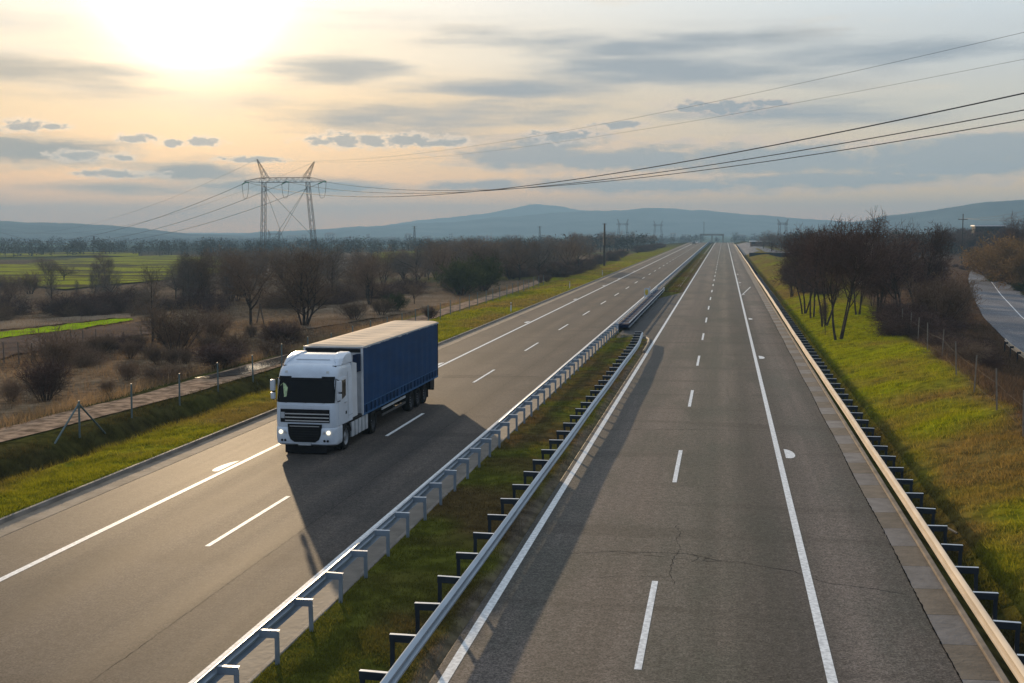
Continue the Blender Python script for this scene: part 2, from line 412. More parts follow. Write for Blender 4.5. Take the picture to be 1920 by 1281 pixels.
def strip(name, rows, ys, mat, label, cat, dz=0., kind='structure', col=None):
    """a sheet across the road: rows = list of (x or x(y), z) from left to right, following the profile of the road"""
    ys = np.asarray(ys, float); V = []; 
    for (xx, zz) in rows:
        x = xx(ys) if callable(xx) else np.full(len(ys), xx)
        V.append(np.stack([x, ys, prof(ys) + zz + dz], -1))
    V = np.stack(V, 1); n, k = V.shape[:2]
    idx = np.arange(n*k).reshape(n, k)
    Fc = np.stack([idx[:-1, :-1], idx[:-1, 1:], idx[1:, 1:], idx[1:, :-1]], -1).reshape(-1, 4)
    o = npmesh(name, V.reshape(-1, 3), Fc, mat, col=col)
    return tag(o, label, cat, kind=kind)
YR = [-30, 0, 30, 60, 100, 200, 300, 400, 500, 600, 700] + list(range(720, 1300, 20))
strip('motorway_road', [(-20.25, 0), (-15, 0), (-9.75, 0)], YR, M['road_l'], 'worn grey carriageway under the white truck', 'road')
wob = lambda y: -5.42 + .10*np.sin(y*1.7) + .08*np.sin(y*4.1 + 1)
strip('motorway_road', [(-5.55, -.05), (-5.5, 0), (0, 0), (4.76, 0), (4.80, -.03)], YR, M['road_r'], 'empty grey carriageway between median and right guardrail', 'road')
# left gutter strip and kerb
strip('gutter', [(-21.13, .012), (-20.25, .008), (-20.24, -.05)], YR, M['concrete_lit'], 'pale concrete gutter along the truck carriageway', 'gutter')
strip('kerb', [(-21.25, -.2), (-21.245, .135), (-21.23, .145), (-21.13, .145), (-21.115, .135), (-21.10, -.06)], YR, M['kerb'], 'raised concrete kerb below the left grass verge', 'kerb')
# median concrete strip under the left rail
strip('gutter', [(-9.78, -.06), (-9.74, .010), (-8.99, .026)], YR, M['concrete'], 'concrete strip under the median rail of the truck carriageway', 'gutter')
strip('kerb', [(-8.99, -.1), (-8.985, .05), (-8.97, .06), (-8.89, .06), (-8.87, .05), (-8.86, -.1)], YR, M['kerb'], 'low kerb edging beside the posts of the left median rail', 'kerb')
# right: slabs and kerb
ys = np.arange(14, 420, 2.03); V = []; Fc = []; Cc = []
for i, y in enumerate(ys):
    r = random.random()
    b = (np.array([.150, .142, .138]) if i % 2 == 0 else np.array([.118, .096, .072]))*(1 + (r-.5)*.3)
    e = 0.
    q = [(4.70, y, .010), (5.42, y, .03), (5.42, y+2.015, .03), (4.70, y+2.015, .010)]
    n = len(V); V += q; Fc.append((n, n+1, n+2, n+3)); Cc += [b]*4
o = npmesh('gutter_slabs', V, Fc, M['slab'], col=np.array(Cc)); tag(o, 'alternating grey and brown concrete slabs beside the right shoulder', 'gutter slabs', kind='structure')
strip('slab_bed', [(4.7, -.02), (5.43, -.01)], [14, 100, 420], M['crack'], 'dark joint bed under the concrete slabs', 'gutter', kind='structure')
strip('gutter', [(4.7, -.03), (5.42, .03)], [426, 500, 600, 700, 800, 900, 1000], M['concrete'], 'far concrete gutter on the right shoulder', 'gutter')
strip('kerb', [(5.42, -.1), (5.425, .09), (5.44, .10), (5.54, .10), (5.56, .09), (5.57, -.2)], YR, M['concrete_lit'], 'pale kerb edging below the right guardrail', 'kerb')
# drainage channel in the far median
strip('drain_channel', [(-6.75, -.1), (-6.74, .14), (-6.62, .14), (-6.6, .05), (-6.45, .05), (-6.43, .14), (-6.3, .14), (-6.29, -.1)], [172, 250, 350, 500, 700, 900], M['concrete'], 'narrow concrete drain channel along the grass median', 'drain')
# paved gap in the median
V = [(-8.5, 97.5, .02), (-5.45, 93, .012), (-5.45, 168, .012), (-8.5, 150, .02)]
o = npmesh('paved_crossing', V, [(0, 1, 2, 3)], M['road_d']); tag(o, 'dark patched asphalt in the gap of the grass median', 'crossing', kind='structure')
mb = MB()
pts = [(-6.9, 96.6), (-6.5, 97.3), (-6.0, 97.2), (-5.7, 95.6), (-5.55, 92.5), (-5.5, 86)]
for a, b in zip(pts[:-1], pts[1:]): mb.tube([(a[0], a[1], .05), (b[0], b[1], .05)], .1, 6)
tag(mb.build('kerb', M['concrete']), 'curved kerb around the tip of the grass median at the gap', 'kerb', kind='structure')

# markings
mb = MB()
def quad(x0, x1, y0, y1, z=.006):
    n = max(1, int((y1-y0)/25)) if y0 < 690 else max(1, int((y1-y0)/8))
    yy = np.linspace(y0, y1, n+1)
    for a, b in zip(yy[:-1], yy[1:]):
        mb.add([(x0, a, float(prof(a))+z), (x1, a, float(prof(a))+z), (x1, b, float(prof(b))+z), (x0, b, float(prof(b))+z)], [(0, 1, 2, 3)])
for xc in (-17.78, -10.02, -5.25, 2.22): quad(xc-.1, xc+.1, 0, 1000)
for k in range(-3, 40):
    quad(-1.64, -1.49, 41.8+18.2*k, 48.0+18.2*k); quad(-14.08, -13.93, 31.0+18.2*k, 37.4+18.2*k)
for yc in (12, 48.0, 84.1, 119.9, 164.5, 200, 236):
    p = [(2.48 + .38*math.sin(t)**.8, yc - .95*math.cos(t) - .25*math.sin(t)) for t in np.linspace(0, PI, 14)]
    mb.add([(x, y, .006) for x, y in p], [tuple(range(14))])
for yc in (41.9, 76.2, 112.2, 149.7, 186, 213.6, 250):
    p = [(-17.98 - .34*math.sin(t)**.8, yc - 1.0*math.cos(t) - .35*math.sin(t)) for t in np.linspace(0, PI, 14)]
    mb.add([(x, y, .006) for x, y in p], [tuple(range(14))])
# faded diagonal line across the right shoulder and short ticks by the edge line
mb.add([(2.4, 161.5, .006), (2.4, 163.3, .006), (4.0, 186, .006), (4.0, 184, .006)], [(0, 1, 2, 3)])
for k in range(6): quad(2.35, 2.62, 190+k*5, 190.6+k*5)
tag(mb.build('road_markings', M['paint'], recalc=False), 'white lane lines, dashes and edge marks on the carriageways', 'road markings', kind='structure')

# cracks and joint lines in the right carriageway
mb = MB()
def crack(px, w, jit=.05, z=.003):
    P = []
    for a, b in zip(px[:-1], px[1:]):
        n = max(2, int(math.hypot(b[0]-a[0], b[1]-a[1])/.18))
        for i in range(n):
            t = i/n; P.append((a[0]+(b[0]-a[0])*t + random.gauss(0, jit), a[1]+(b[1]-a[1])*t + random.gauss(0, jit)))
    P.append(px[-1])
    for a, b in zip(P[:-1], P[1:]):
        d = Vector((b[0]-a[0], b[1]-a[1])); 
        if d.length < 1e-4: continue
        n = Vector((-d.y, d.x)).normalized()*w*random.uniform(.4, 1.2)
        mb.add([(a[0]-n.x, a[1]-n.y, z), (b[0]-n.x, b[1]-n.y, z), (b[0]+n.x, b[1]+n.y, z), (a[0]+n.x, a[1]+n.y, z)], [(0, 1, 2, 3)])
def g0(u, v):
    d = ray(u, v); s = -HC/d.z; return d.x*s, d.y*s
def ck(l, w, jit=.03): crack([g0(*p) for p in l], w, jit)
ck([(1065, 1038), (1150, 1034), (1262, 1037), (1300, 1040), (1340, 1050), (1390, 1055), (1430, 1062), (1487, 1071)], .011)
ck([(1150, 1036), (1200, 1040), (1300, 1050), (1380, 1056)], .007)
ck([(1270, 983), (1275, 1003), (1268, 1012), (1277, 1033), (1262, 1050), (1254, 1065), (1257, 1082), (1264, 1095)], .007, .04)
ck([(1487, 1071), (1517, 1082), (1560, 1095), (1640, 1104), (1700, 1115)], .012)
ck([(1295, 1037), (1310, 1045), (1300, 1052), (1320, 1054), (1326, 1038)], .006, .06)
ck([(1100, 1083), (1180, 1080), (1255, 1083)], .006)
for v0 in (740, 806, 620, 578): ck([(1060+ (1281-v0)*.05, v0), (1200, v0-1), (1330, v0), (1480, v0+3)], .014, .02)
for v0, u0, u1 in ((708, 830, 1010), (705, 838, 960)): ck([(u0, v0), ((u0+u1)/2, v0-1), (u1, v0-2)], .03, .03)
crack([(4.70 + .02*math.sin(y*.4), y) for y in np.arange(16, 240, 2.0)], .016, .006, .014)
crack([(-12.0, 14), (-12.05, 60), (-11.95, 130), (-12.0, 260)], .0045, .012)
tag(mb.build('road_cracks', M['crack'], recalc=False), 'thin dark cracks and joints in the asphalt', 'road cracks', kind='structure')

# side road, lay-by, track, fields
def drape(name, mat, label, cat, edges, nu, nv, off, kind='structure', col=None):
    """edges: two polylines of equal length; a sheet laid over the terrain between them"""
    A, B = [np.array(e, float) for e in edges]
    ta = np.linspace(0, 1, nv+1)
    def res(P):
        s = np.concatenate([[0], np.cumsum(np.hypot(*np.diff(P, axis=0).T))]); s /= s[-1]
        return np.stack([np.interp(ta, s, P[:, 0]), np.interp(ta, s, P[:, 1])], -1)
    a, b = res(A), res(B); u = np.linspace(0, 1, nu+1)
    P = a[:, None]*(1-u)[None, :, None] + b[:, None]*u[None, :, None]
    Zp = terrain(P[..., 0], P[..., 1]) + off
    V = np.concatenate([P, Zp[..., None]], -1).reshape(-1, 3)
    idx = np.arange((nu+1)*(nv+1)).reshape(nv+1, nu+1)
    Fc = np.stack([idx[:-1, :-1], idx[:-1, 1:], idx[1:, 1:], idx[1:, :-1]], -1).reshape(-1, 4)
    return tag(npmesh(name, V, Fc, mat, smooth_=True), label, cat, kind=kind)
sy = np.arange(20, 470, 5.)
sxx = side_x(sy)
drape('side_road', M['road_s'], 'pale side road curving away beyond the right bank', 'road', (np.stack([sxx-3.35, sy], -1), np.stack([sxx+3.35, sy], -1)), 6, 160, .09)
drape('side_road_line', M['paint'], 'thin white centre line of the side road', 'road marking', (np.stack([sxx+.35, sy], -1), np.stack([sxx+.47, sy], -1)), 1, 160, .098)
drape('layby', M['road_s'], 'grey parking lay-by beside the far right shoulder', 'lay-by', ([(6.6, 405), (5.8, 660)], [(25, 440), (12, 660)]), 4, 20, .25)
def pxs(l): return [gp(*p)[:2] for p in l]
# dirt track
ty = np.array([20, 34, 48, 60, 72, 100, 128, 160, 190, 215.]); tl = np.array([-35.5, -33.2, -31.6, -30.4, -30.6, -30.9, -31.2, -31.6, -32.0, -33]); tr = tl + np.array([2.6, 2.6, 2.6, 2.4, 2.6, 2.4, 2.3, 2.4, 2.4, 2.4])
drape('track', M['track'], 'pale gravel track behind the left wire fence', 'track', (np.stack([tl, ty], -1), np.stack([tr, ty], -1)), 8, 260, .05)
drape('puddle', M['puddle'], 'bright puddle on the gravel track beside the truck cab', 'puddle', ([(-30.6, 66.5), (-30.2, 69), (-30.2, 78), (-30.4, 84)], [(-29.6, 66.5), (-28.6, 69), (-28.6, 78), (-29.6, 84)]), 6, 24, .085)
def field(name, mat, label, a, b, off=.14, nu=10, nv=40):
    drape(name, M[mat], label, 'field', (pxs(a), pxs(b)), nu, nv, off)
field('field', 'field_bright', 'vivid green strip of young crop in the left field', [(-60, 632), (0, 625), (120, 611), (245, 599)], [(-60, 648), (0, 637), (120, 622), (250, 602)])
field('field', 'field_brown', 'brown ploughed field below the vivid green strip', [(-60, 649), (0, 639), (120, 624), (290, 602)], [(-60, 690), (0, 676), (120, 650), (295, 625)])
field('field', 'field_tan', 'pale stubble strip above the vivid green crop', [(-60, 610), (100, 598), (245, 590)], [(-60, 628), (100, 611), (245, 598)])
field('field', 'field_green', 'sunlit green meadow beyond the left hedges', [(-20, 498), (150, 486), (330, 480), (480, 490)], [(-20, 530), (120, 545), (300, 528), (470, 505)], off=.3)
field('field', 'field_tan', 'beige stubble field behind the big pylon', [(620, 476), (690, 474)], [(600, 497), (690, 494)], off=.3)
field('field', 'field_green', 'small green meadow right of the beige stubble field', [(700, 474), (800, 470)], [(690, 500), (790, 484)], off=.3)
field('field', 'field_tan', 'tan dry-grass clearing behind the truck trailer', [(560, 572), (700, 560), (850, 552)], [(560, 622), (720, 596), (860, 566)], off=.1)
field('field', 'field_green', 'far green meadow strip under the left hills', [(0, 477), (260, 476)], [(0, 484), (260, 482)], off=.4)

# ------------------------------------------------------------------ guardrails
WB = [(0, .43), (-.02, .435), (-.095, .48), (-.095, .525), (.005, .575), (.005, .615), (-.095, .665), (-.095, .71), (-.02, .755), (0, .76)]
def w_rail(path, side):
    """W-beam along a path of (x, y); side=-1: bulges towards -x"""
    mb = MB(); outer = [(p[0]*-side, p[1]) for p in WB]; inner = [(p[0]*-side + side*-.012*-1 if False else p[0]*-side - side*.012, p[1]) for p in WB]
    sec = outer + inner[::-1]; n = len(sec); base = 0
    for (x, y) in path:
        z0 = float(prof(y)) + .012*math.sin(y*.37) + .01*math.sin(y*.11+1)
        for (dx, z) in sec: mb.v.append((x + dx, y, z + z0))
    for i in range(len(path)-1):
        for k in range(n):
            q = i*n; mb.f.append((q+k, q+(k+1) % n, q+n+(k+1) % n, q+n+k))
    mb.f.append(tuple(range(n))); mb.f.append(tuple((len(path)-1)*n + k for k in range(n))[::-1])
    return mb
def post_mesh(zg):
    mb = MB(); h = .70
    mb.box(-.042, .042, -.028, -.022, zg-.3, h); mb.box(-.042, -.036, -.022, .03, zg-.3, h); mb.box(.036, .042, -.022, .03, zg-.3, h)
    return mb
def spacer_mesh(L):
    mb = MB(); mb.box(-L, .055, -.036, -.030, .59, .733); mb.box(-L, .055, -.030, .03, .585, .591)
    mb.tube([(-L*.15, -.04, .62), (-L*.15, -.034, .62)], .02, 6); mb.tube([(.0, -.045, .66), (0, -.036, .66)], .02, 6); return mb
def guardrail(label, path_fn, y0, y1, side, setback, mat, zg, mat2, step=2.05, nmax=100, group='steel guardrails beside the carriageways'):
    root = empty('guardrail', (path_fn(y0), y0, 0)); tag(root, label, 'guardrail', group)
    ysn = np.arange(y0, y1 + .01, 2.05 if y1 < 200 else 4.1)
    mb = w_rail([(path_fn(y) - path_fn(y0), y - y0) for y in ysn], side) if False else w_rail([(path_fn(y), y) for y in ysn], side)
    mb.v = [(x - path_fn(y0), y - y0, z) for x, y, z in mb.v]
    mb.build('rail', mat, root, smooth_=50)
    pm = post_mesh(zg); first = pm.build('post', mat2, root); sp = spacer_mesh(setback - .02)
    if side > 0:
        sp.v = [(-x, y, z) for x, y, z in sp.v]
    spo = sp.build('spacer', mat2, first)
    fl = MB().box(-setback + .02, .055, -.036, .05, .735, .743)
    if side > 0: fl.v = [(-x, y, z) for x, y, z in fl.v]
    fl.build('bracket_top', M['steel_lit'], first)
    ys_ = list(np.arange(y0 + .35, y1, step)); rest = MB()
    for i, y in enumerate(ys_):
        x = path_fn(y) + setback*(-side) - path_fn(y0)
        if i < nmax:
            o = first if i == 0 else copy_tree(first, root)
            o.location = (x, y - y0, float(prof(y)) + random.uniform(-.008, .008)); o.rotation_euler = (random.uniform(-.015, .015), random.uniform(-.02, .02), random.uniform(-.04, .04))
        else:
            z = float(prof(y)); rest.box(x-.05, x+.05, y-y0-.03, y-y0+.03, z-.3, z+.7)
            rest.box(min(x, x+side*setback), max(x, x+side*setback), y-y0-.035, y-y0+.03, z+.56, z+.74)
    if rest.v: tag(rest.build('post', mat2, root), kind='stuff')
    return root
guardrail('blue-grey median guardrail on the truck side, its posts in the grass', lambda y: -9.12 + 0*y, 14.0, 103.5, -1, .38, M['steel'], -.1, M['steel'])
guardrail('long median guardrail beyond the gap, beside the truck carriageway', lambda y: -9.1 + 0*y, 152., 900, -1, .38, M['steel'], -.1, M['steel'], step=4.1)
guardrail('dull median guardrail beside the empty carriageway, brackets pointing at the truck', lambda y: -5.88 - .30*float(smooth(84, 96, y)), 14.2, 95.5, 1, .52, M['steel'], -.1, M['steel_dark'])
guardrail('sunlit tan guardrail along the right bank', lambda y: 5.535 + .03*math.sin(y*.05) + 0*y, 13.0, 640, -1, .50, M['steel_sunlit'], -.55, M['steel_dark'])
# guardrail of the side road
def sr(y): return float(side_x(y)) - 4.0
def side_rail():
    root = empty('guardrail', (0, 0, 0)); tag(root, 'short orange-lit guardrail at the edge of the side road', 'guardrail', 'steel guardrails beside the carriageways')
    ysn = np.arange(56, 98.1, 2.05); path = [(sr(y), y) for y in ysn]
    mb = w_rail(path, 1); mb2 = []
    for (x, y, z) in mb.v: mb2.append((x, y, z + T(sr(y), y) + .05))
    mb.v = mb2; mb.build('rail', M['steel_sunlit'], root, smooth_=50)
    first = None
    for y in np.arange(57, 98, 4.1):
        if first is None:
            first = post_mesh(-.5).build('post', M['steel_dark'], root); s_ = spacer_mesh(.22); s_.v = [(-x, q, z) for x, q, z in s_.v]; s_.build('spacer', M['steel_dark'], first); o = first
        else: o = copy_tree(first, root)
        o.location = (sr(y) - .24, y, T(sr(y), y) + .05)
side_rail()

# movable barrier across the median gap
root = empty('movable_barrier', (-8.45, 104, 0)); tag(root, 'dark blue ladder-like steel barrier closing the median gap', 'barrier')
for x0, x1 in ((-.55, -.47), (.47, .55)):
    mb = MB(); mb.box(x0, x1, 0, 60, .66, .72); mb.box(x0-.01, x1+.01, 0, 60, .3, .36); mb.build('rail', M['steel'], root)
lad = MB().box(-.46, .46, 0, 60, .28, .56).build('side_panel', M['navy'], root)
proto = MB().box(-.46, .46, -.03, .03, .66, .685).build('crossbar', M['steel'], root)
for i in range(20):
    o = proto if i == 0 else copy_tree(proto, root); o.location = (0, .6 + i*3.0, 0)
leg = MB().box(-.5, .5, -.08, .08, -.02, .28).build('foot', M['darkmetal'], root)
for i in range(8):
    o = leg if i == 0 else copy_tree(leg, root); o.location = (0, 1 + i*8, 0)
mb = MB().box(-.62, -.42, -.25, .0, .2, .76, .03); mb.build('end_cap', M['white2'], root)
for x in (-.51, .51):
    mb = MB().box(x-.03, x+.03, 60, 62.5, .3, .8); mb.build('end_post', M['white2'], root)
# marker board at the far end of the gap
root = empty('marker_sign', (-9.25, 149.0, 0)); tag(root, 'white barrier marker with a yellow reflector at the median gap', 'sign')
mb = MB(); mb.grid(lambda u, v: (-.28 + .56*u, -.14*math.sin(PI*u), .35 + 1.15*v), 8, 2); o = mb.build('board', M['white2'], root, smooth_=180)
mb = MB(); mb.add([(.20*math.cos(t), -.165, 1.0 + .36*math.sin(t)) for t in np.linspace(0, 2*PI, 20)[:-1]] , [tuple(range(19))]); mb.build('reflector', M['yellow'], o)
MB().box(.30, .42, -.02, .06, 0, 1.65).build('post', M['white2'], root)

# ------------------------------------------------------------------ delineators, stakes, poles, debris
def delineator(x, y, label):
    z = T(x, y); root = empty('delineator_post', (x, y, z-.02)); tag(root, label, 'delineator post', 'white delineator posts on the left verge')
    mb = MB(); mb.prism([(-.06, -.05), (.06, -.05), (.045, .06), (-.045, .06)], 'z', -.1, .74); mb.prism([(-.06, -.05), (.06, -.05), (.045, .06), (-.045, .06)], 'z', .86, .98); mb.build('post', M['white2'], root)
    mb = MB(); mb.prism([(-.061, -.051), (.061, -.051), (.046, .061), (-.046, .061)], 'z', .74, .86); b = mb.build('black_band', M['black'], root)
    MB().box(-.025, .025, -.062, -.052, .755, .845).build('reflector', M['red'], b)
delineator(-21.75, 124, 'nearest white roadside post, above the left kerb behind the trailer')
delineator(-21.9, 174, 'second white roadside post along the left verge')
delineator(-21.9, 222, 'farthest visible white roadside post on the left verge')
def debris():
    root = MB(); root.tube([(0, 0, .05), (.55, -1.3, .32), (.75, -1.9, .30)], .035, 5)
    o = root.build('broken_plank', M['concrete']); o.location = (6.15, 38.6, T(6.4, 38) + .02)
    tag(o, 'pale broken stick lying behind the right guardrail posts', 'plank')
debris()

# ------------------------------------------------------------------ fences
def wire_fence(name, label, pts, hpost, mat, wires, strut=False, rpost=.045, lean=.02):
    root = empty(name, (pts[0][0], pts[0][1], T(*pts[0]))); tag(root, label, 'fence', 'wire fences along the motorway')
    bx, by, bz = root.location
    tops = []
    proto = MB().tube([(0, 0, -.3), (0, 0, hpost)], rpost, 8).build('post', mat, root)
    for i, (x, y) in enumerate(pts):
        o = proto if i == 0 else copy_tree(proto, root)
        lx, ly = random.uniform(-lean, lean), random.uniform(-lean, lean)
        o.location = (x-bx, y-by, T(x, y)-bz); o.rotation_euler = (lx, ly, 0)
        tops.append((x-bx, y-by, T(x, y)-bz, ly, -lx))
    mb = MB()
    for hz in wires:
        for a, b in zip(tops[:-1], tops[1:]):
            P = []
            for k in range(5):
                t = k/4; P.append((a[0]*(1-t)+b[0]*t + hz*(a[3]*(1-t)+b[3]*t), a[1]*(1-t)+b[1]*t, a[2]*(1-t)+b[2]*t + hz - .12*t*(1-t)*random.uniform(.6, 1.5)))
            mb.tube(P, .0045, 4, False)
    mb.build('wires', M['steel_dark'] if mat is M['post_green'] else M['lattice'], root)
    if strut:
        for s in (-1, 1):
            mb = MB().tube([(0, .0, hpost*.92), (s*.25, s*1.75, -.1)], .04, 8); mb.build('strut', mat, root)
    return root
fp = [(-27.45, 48.0)]
for i, y in enumerate(np.arange(52.8, 196, 4.95)): fp.append((-27.45 - .9*float(smooth(70, 200, y)) + random.uniform(-.06, .06), y))
wire_fence('wire_fence', 'green-grey wire fence with a strutted end post beside the gravel track', fp, 1.62, M['post_green'], (.5, 1.05, 1.55), True)
fr = [gp(*q)[:2] for q in ((1985, 880), (1918.5, 819), (1869, 769), (1826.6, 735.5), (1793, 704), (1766, 672), (1739, 657), (1721, 642), (1706, 630), (1692, 622))]
wire_fence('wire_fence', 'brown sagging wire fence along the top of the right bank', fr, 1.75, M['post_rust'], (.35, 1.15), rpost=.032, lean=.05)
k = 0
for (u, vb, h) in [(8, 683, 1.7), (36, 686, 1.75), (60, 686, 1.7), (85, 676, 1.5), (134, 643, 1.15), (156, 641, 1.1), (180, 640, 1.15), (205, 652, 1.2), (232, 650, 1.3), (265, 632, 1.2)]:
    x, y, z = gp(u, vb); mb = MB().tube([(0, 0, -.2), (random.uniform(-.06, .06), 0, h)], [.05, .042], 7)
    o = mb.build('vine_stake', M['wood']); o.location = (x, y, z)
    tag(o, 'thin wooden stake in the row at the edge of the ploughed field', 'stake', 'wooden stakes in the left field')
x, y, z = gp(488, 606); root = empty('prop_frame', (x, y, z)); tag(root, 'two leaning wooden poles forming an A beside the bare tree', 'pole frame')
for s in (-1, 1): MB().tube([(s*.42, 0, -.1), (s*-.04, .05, 2.1)], .07, 7).build('pole', M['wood'], root)

# ------------------------------------------------------------------ power lines
def truss(mb, A, B, wa, wb, n, r, axis=None):
    """square lattice column from A to B"""
    A, B = Vector(A), Vector(B); d = (B-A).normalized(); ex = Vector((1, 0, 0)) if abs(d.x) < .9 else Vector((0, 0, 1))
    ex = (ex - d*ex.dot(d)).normalized(); ey = d.cross(ex); L = []
    for i in range(n+1):
        t = i/n; c = A.lerp(B, t); w = (wa*(1-t) + wb*t)/2
        L.append([c + ex*w*sx + ey*w*sy_ for sx, sy_ in ((-1, -1), (1, -1), (1, 1), (-1, 1))])
    for k in range(4):
        mb.bar(L[0][k], L[-1][k], r*1.35)
        for i in range(n):
            a, b = (k, (k+1) % 4) if i % 2 == 0 else ((k+1) % 4, k)
            mb.bar(L[i][a], L[i+1][b], r*.7)
            if i % 3 == 0: mb.bar(L[i][k], L[i][(k+1) % 4], r*.7)
    return mb
PX, PY = -130.0, 330.0; PZ = T(PX, PY)
pyl = empty('transmission_pylon', (PX, PY, PZ)); tag(pyl, 'large rust-coloured lattice portal pylon with two splayed horns', 'pylon')
ZB = 21.8 - PZ      # crossbeam level above base
def ul(u):  # lateral local offset along the beam for a pixel column
    return at_y(u, 345, PY)[0] - PX
xa, xb = ul(495), ul(577); fa, fb = ul(490), ul(592)
for f_, t_ in ((fa, xa), (fb, xb)):
    mb = MB(); truss(mb, (f_, 0, -.3), (t_, 0, ZB), 1.35, 1.0, 26, .075); mb.build('leg', M['lattice'], pyl)
mb = MB()
truss(mb, (xa-1.0, 0, ZB+.6), (xb+1.0, 0, ZB+.6), 1.3, 1.3, 18, .075)
truss(mb, (xa-1.0, 0, ZB+.6), (ul(458), 0, ZB+.3), 1.3, .15, 5, .06); truss(mb, (xb+1.0, 0, ZB+.6), (ul(612), 0, ZB+.2), 1.3, .15, 5, .06)
mb.build('crossbeam', M['lattice'], pyl)
for x0, ut, vt in ((xa, 482, 299), (xb, 589, 304)):
    q = at_y(ut, vt, PY); mb = MB(); truss(mb, (x0 + (.5 if x0 == xa else -.5), 0, ZB+1.2), (q[0]-PX, 0, q[2]-PZ), 1.5, .2, 9, .065); mb.build('horn', M['lattice'], pyl)
for x0, x1 in ((xa, ul(570)), (xb, ul(503))):
    for dy in (-5, 6):
        MB().tube([(x0, 0, ZB-1), (x1 + (8 if x0 == xa else -8)*(1 if dy > 0 else .15), dy*2.2, -.5)], .05, 4).build('guy_wire', M['cable'], pyl)
att_r = [(621, 345.5), (549, 344), (600, 341)]   # not used for placement of the wires' course, only insulator roots
roots = [ul(462), ul(537), ul(606)]
dirR = Vector((153, -230, -20)).normalized(); dirL = Vector((-.707, .707, -.18)).normalized()
endsR, endsL = [], []
for x0 in roots:
    A = Vector((x0, 0, ZB+.1))
    for dd, E_ in ((dirR, endsR), (dirL, endsL)):
        B = A + dd*3.2; mb = MB()
        for i in range(14):
            c = A.lerp(B, (i+.6)/14.5); mb.tube([c - dd*.05, c + dd*.05], [.17, .10], 8)
        mb.tube([A, B], .04, 5); mb.build('insulator', M['insul'], pyl); E_.append(B + Vector((PX, PY, PZ)))
    a, b = A + dirR*3.2, A + dirL*3.2
    P = [a.lerp(b, t) - Vector((0, 0, 4.2*(1-(2*t-1)**4))) for t in np.linspace(0, 1, 14)]
    MB().tube(P, .06, 5).build('jumper_cable', M['cable'], pyl)
hornR = [Vector(at_y(482, 299, PY)), Vector(at_y(589, 304, PY))]
DR = Vector((153, -230)); 
def wire_right(P0, pix, label, r):
    """parabola in the vertical plane of the line's direction, through heights read off the photograph"""
    S, Zs, Wt = [0.], [P0.z], [3.]
    for (u, v) in pix:
        d = ray(u, v); k = d.x/d.y   # x = k*y  and (x, y) = P0 + s*DR
        s = (k*P0.y - P0.x)/(DR.x - k*DR.y); y = P0.y + s*DR.y
        S.append(s); Zs.append(HC + d.z/d.y*y); Wt.append(1.)
    cf = np.polyfit(S, Zs, 2, w=Wt); P = []
    for s in np.linspace(0, 1.36, 60):
        z = np.polyval(cf, s) + (P0.z - cf[2])*(1-s/1.36)
        P.append((P0.x + s*DR.x, P0.y + s*DR.y, z))
    o = MB().tube(P, r, 5).build('power_cable', M['cable']); tag(o, label, 'power cable', 'power cables crossing the motorway')
wire_right(endsR[0], [(960, 346), (1200, 322), (1440, 284), (1680, 229), (1919, 163)], 'topmost of the three thick dark cables crossing the right sky', .055)
wire_right(endsR[1], [(960, 351), (1200, 330), (1440, 298), (1680, 254), (1919, 199)], 'middle one of the three thick dark cables crossing the right sky', .05)
wire_right(endsR[2], [(960, 352), (1200, 334), (1440, 306), (1680, 268), (1919, 220)], 'lowest of the three thick dark cables crossing the right sky', .05)
wire_right(hornR[0], [(960, 265), (1200, 216), (1440, 168), (1680, 118), (1919, 62)], 'upper thin earth wire from the left horn of the big pylon', .015)
wire_right(hornR[1], [(960, 279), (1200, 243), (1440, 202), (1680, 158), (1919, 112)], 'lower thin earth wire from the right horn of the big pylon', .015)
def wire_left(P0, zmid, label, r):
    P = []
    for t in np.linspace(0, 1, 40):
        d = 470*t; P.append((P0.x - .707*d, P0.y + .707*d, P0.z*(1-t) + 14*t - 4*(P0.z*.5 + 7 - zmid)*t*(1-t)))
    o = MB().tube(P, r, 5).build('power_cable', M['cable']); tag(o, label, 'power cable', 'power cables running to the left hills')
wire_left(endsL[0], 2.6, 'topmost sagging cable from the big pylon towards the left hill', .06)
wire_left(endsL[1], 2.0, 'middle sagging cable from the big pylon towards the left hill', .06)
wire_left(endsL[2], 1.8, 'lowest sagging cable from the big pylon towards the left hill', .06)
for P0, lb in ((hornR[0], 'faint earth wire from the left horn towards the left hill'), (hornR[1], 'faint earth wire from the right horn towards the left hill')):
    wire_left(P0, 7, lb, .025)

def portal(u, vt, Y, w, h, label, lean=1.5):
    x, y, zt = at_y(u, vt, Y); z = zt - h
    root = empty('portal_pylon', (x, y, z)); tag(root, label, 'pylon', 'distant portal pylons')
    for s in (-1, 1):
        mb = MB(); truss(mb, (s*(w/2+lean), 0, -3), (s*w/2, 0, h*.8), 1.4, 1.0, 8, .11); mb.build('leg', M['lattice'], root)
        mb = MB(); truss(mb, (s*w/2, 0, h*.8), (s*(w/2+1.2), 0, h), 1.0, .2, 3, .1); mb.build('horn', M['lattice'], root)
    mb = MB(); truss(mb, (-w*.85, 0, h*.8), (w*.85, 0, h*.8), 1., 1., 10, .09); mb.build('crossbeam', M['lattice'], root)
portal(1168, 411, 900, 5.4, 19, 'distant portal pylon just right of the dark roadside mast')
portal(1234, 414, 1050, 5.0, 19, 'distant portal pylon above the far left carriageway')
portal(1468, 411, 700, 3.4, 13, 'distant portal pylon left of the dark trees on the bank', .6)
portal(514, 431, 900, 7.5, 17, 'small hazy portal pylon seen between the legs of the big pylon')
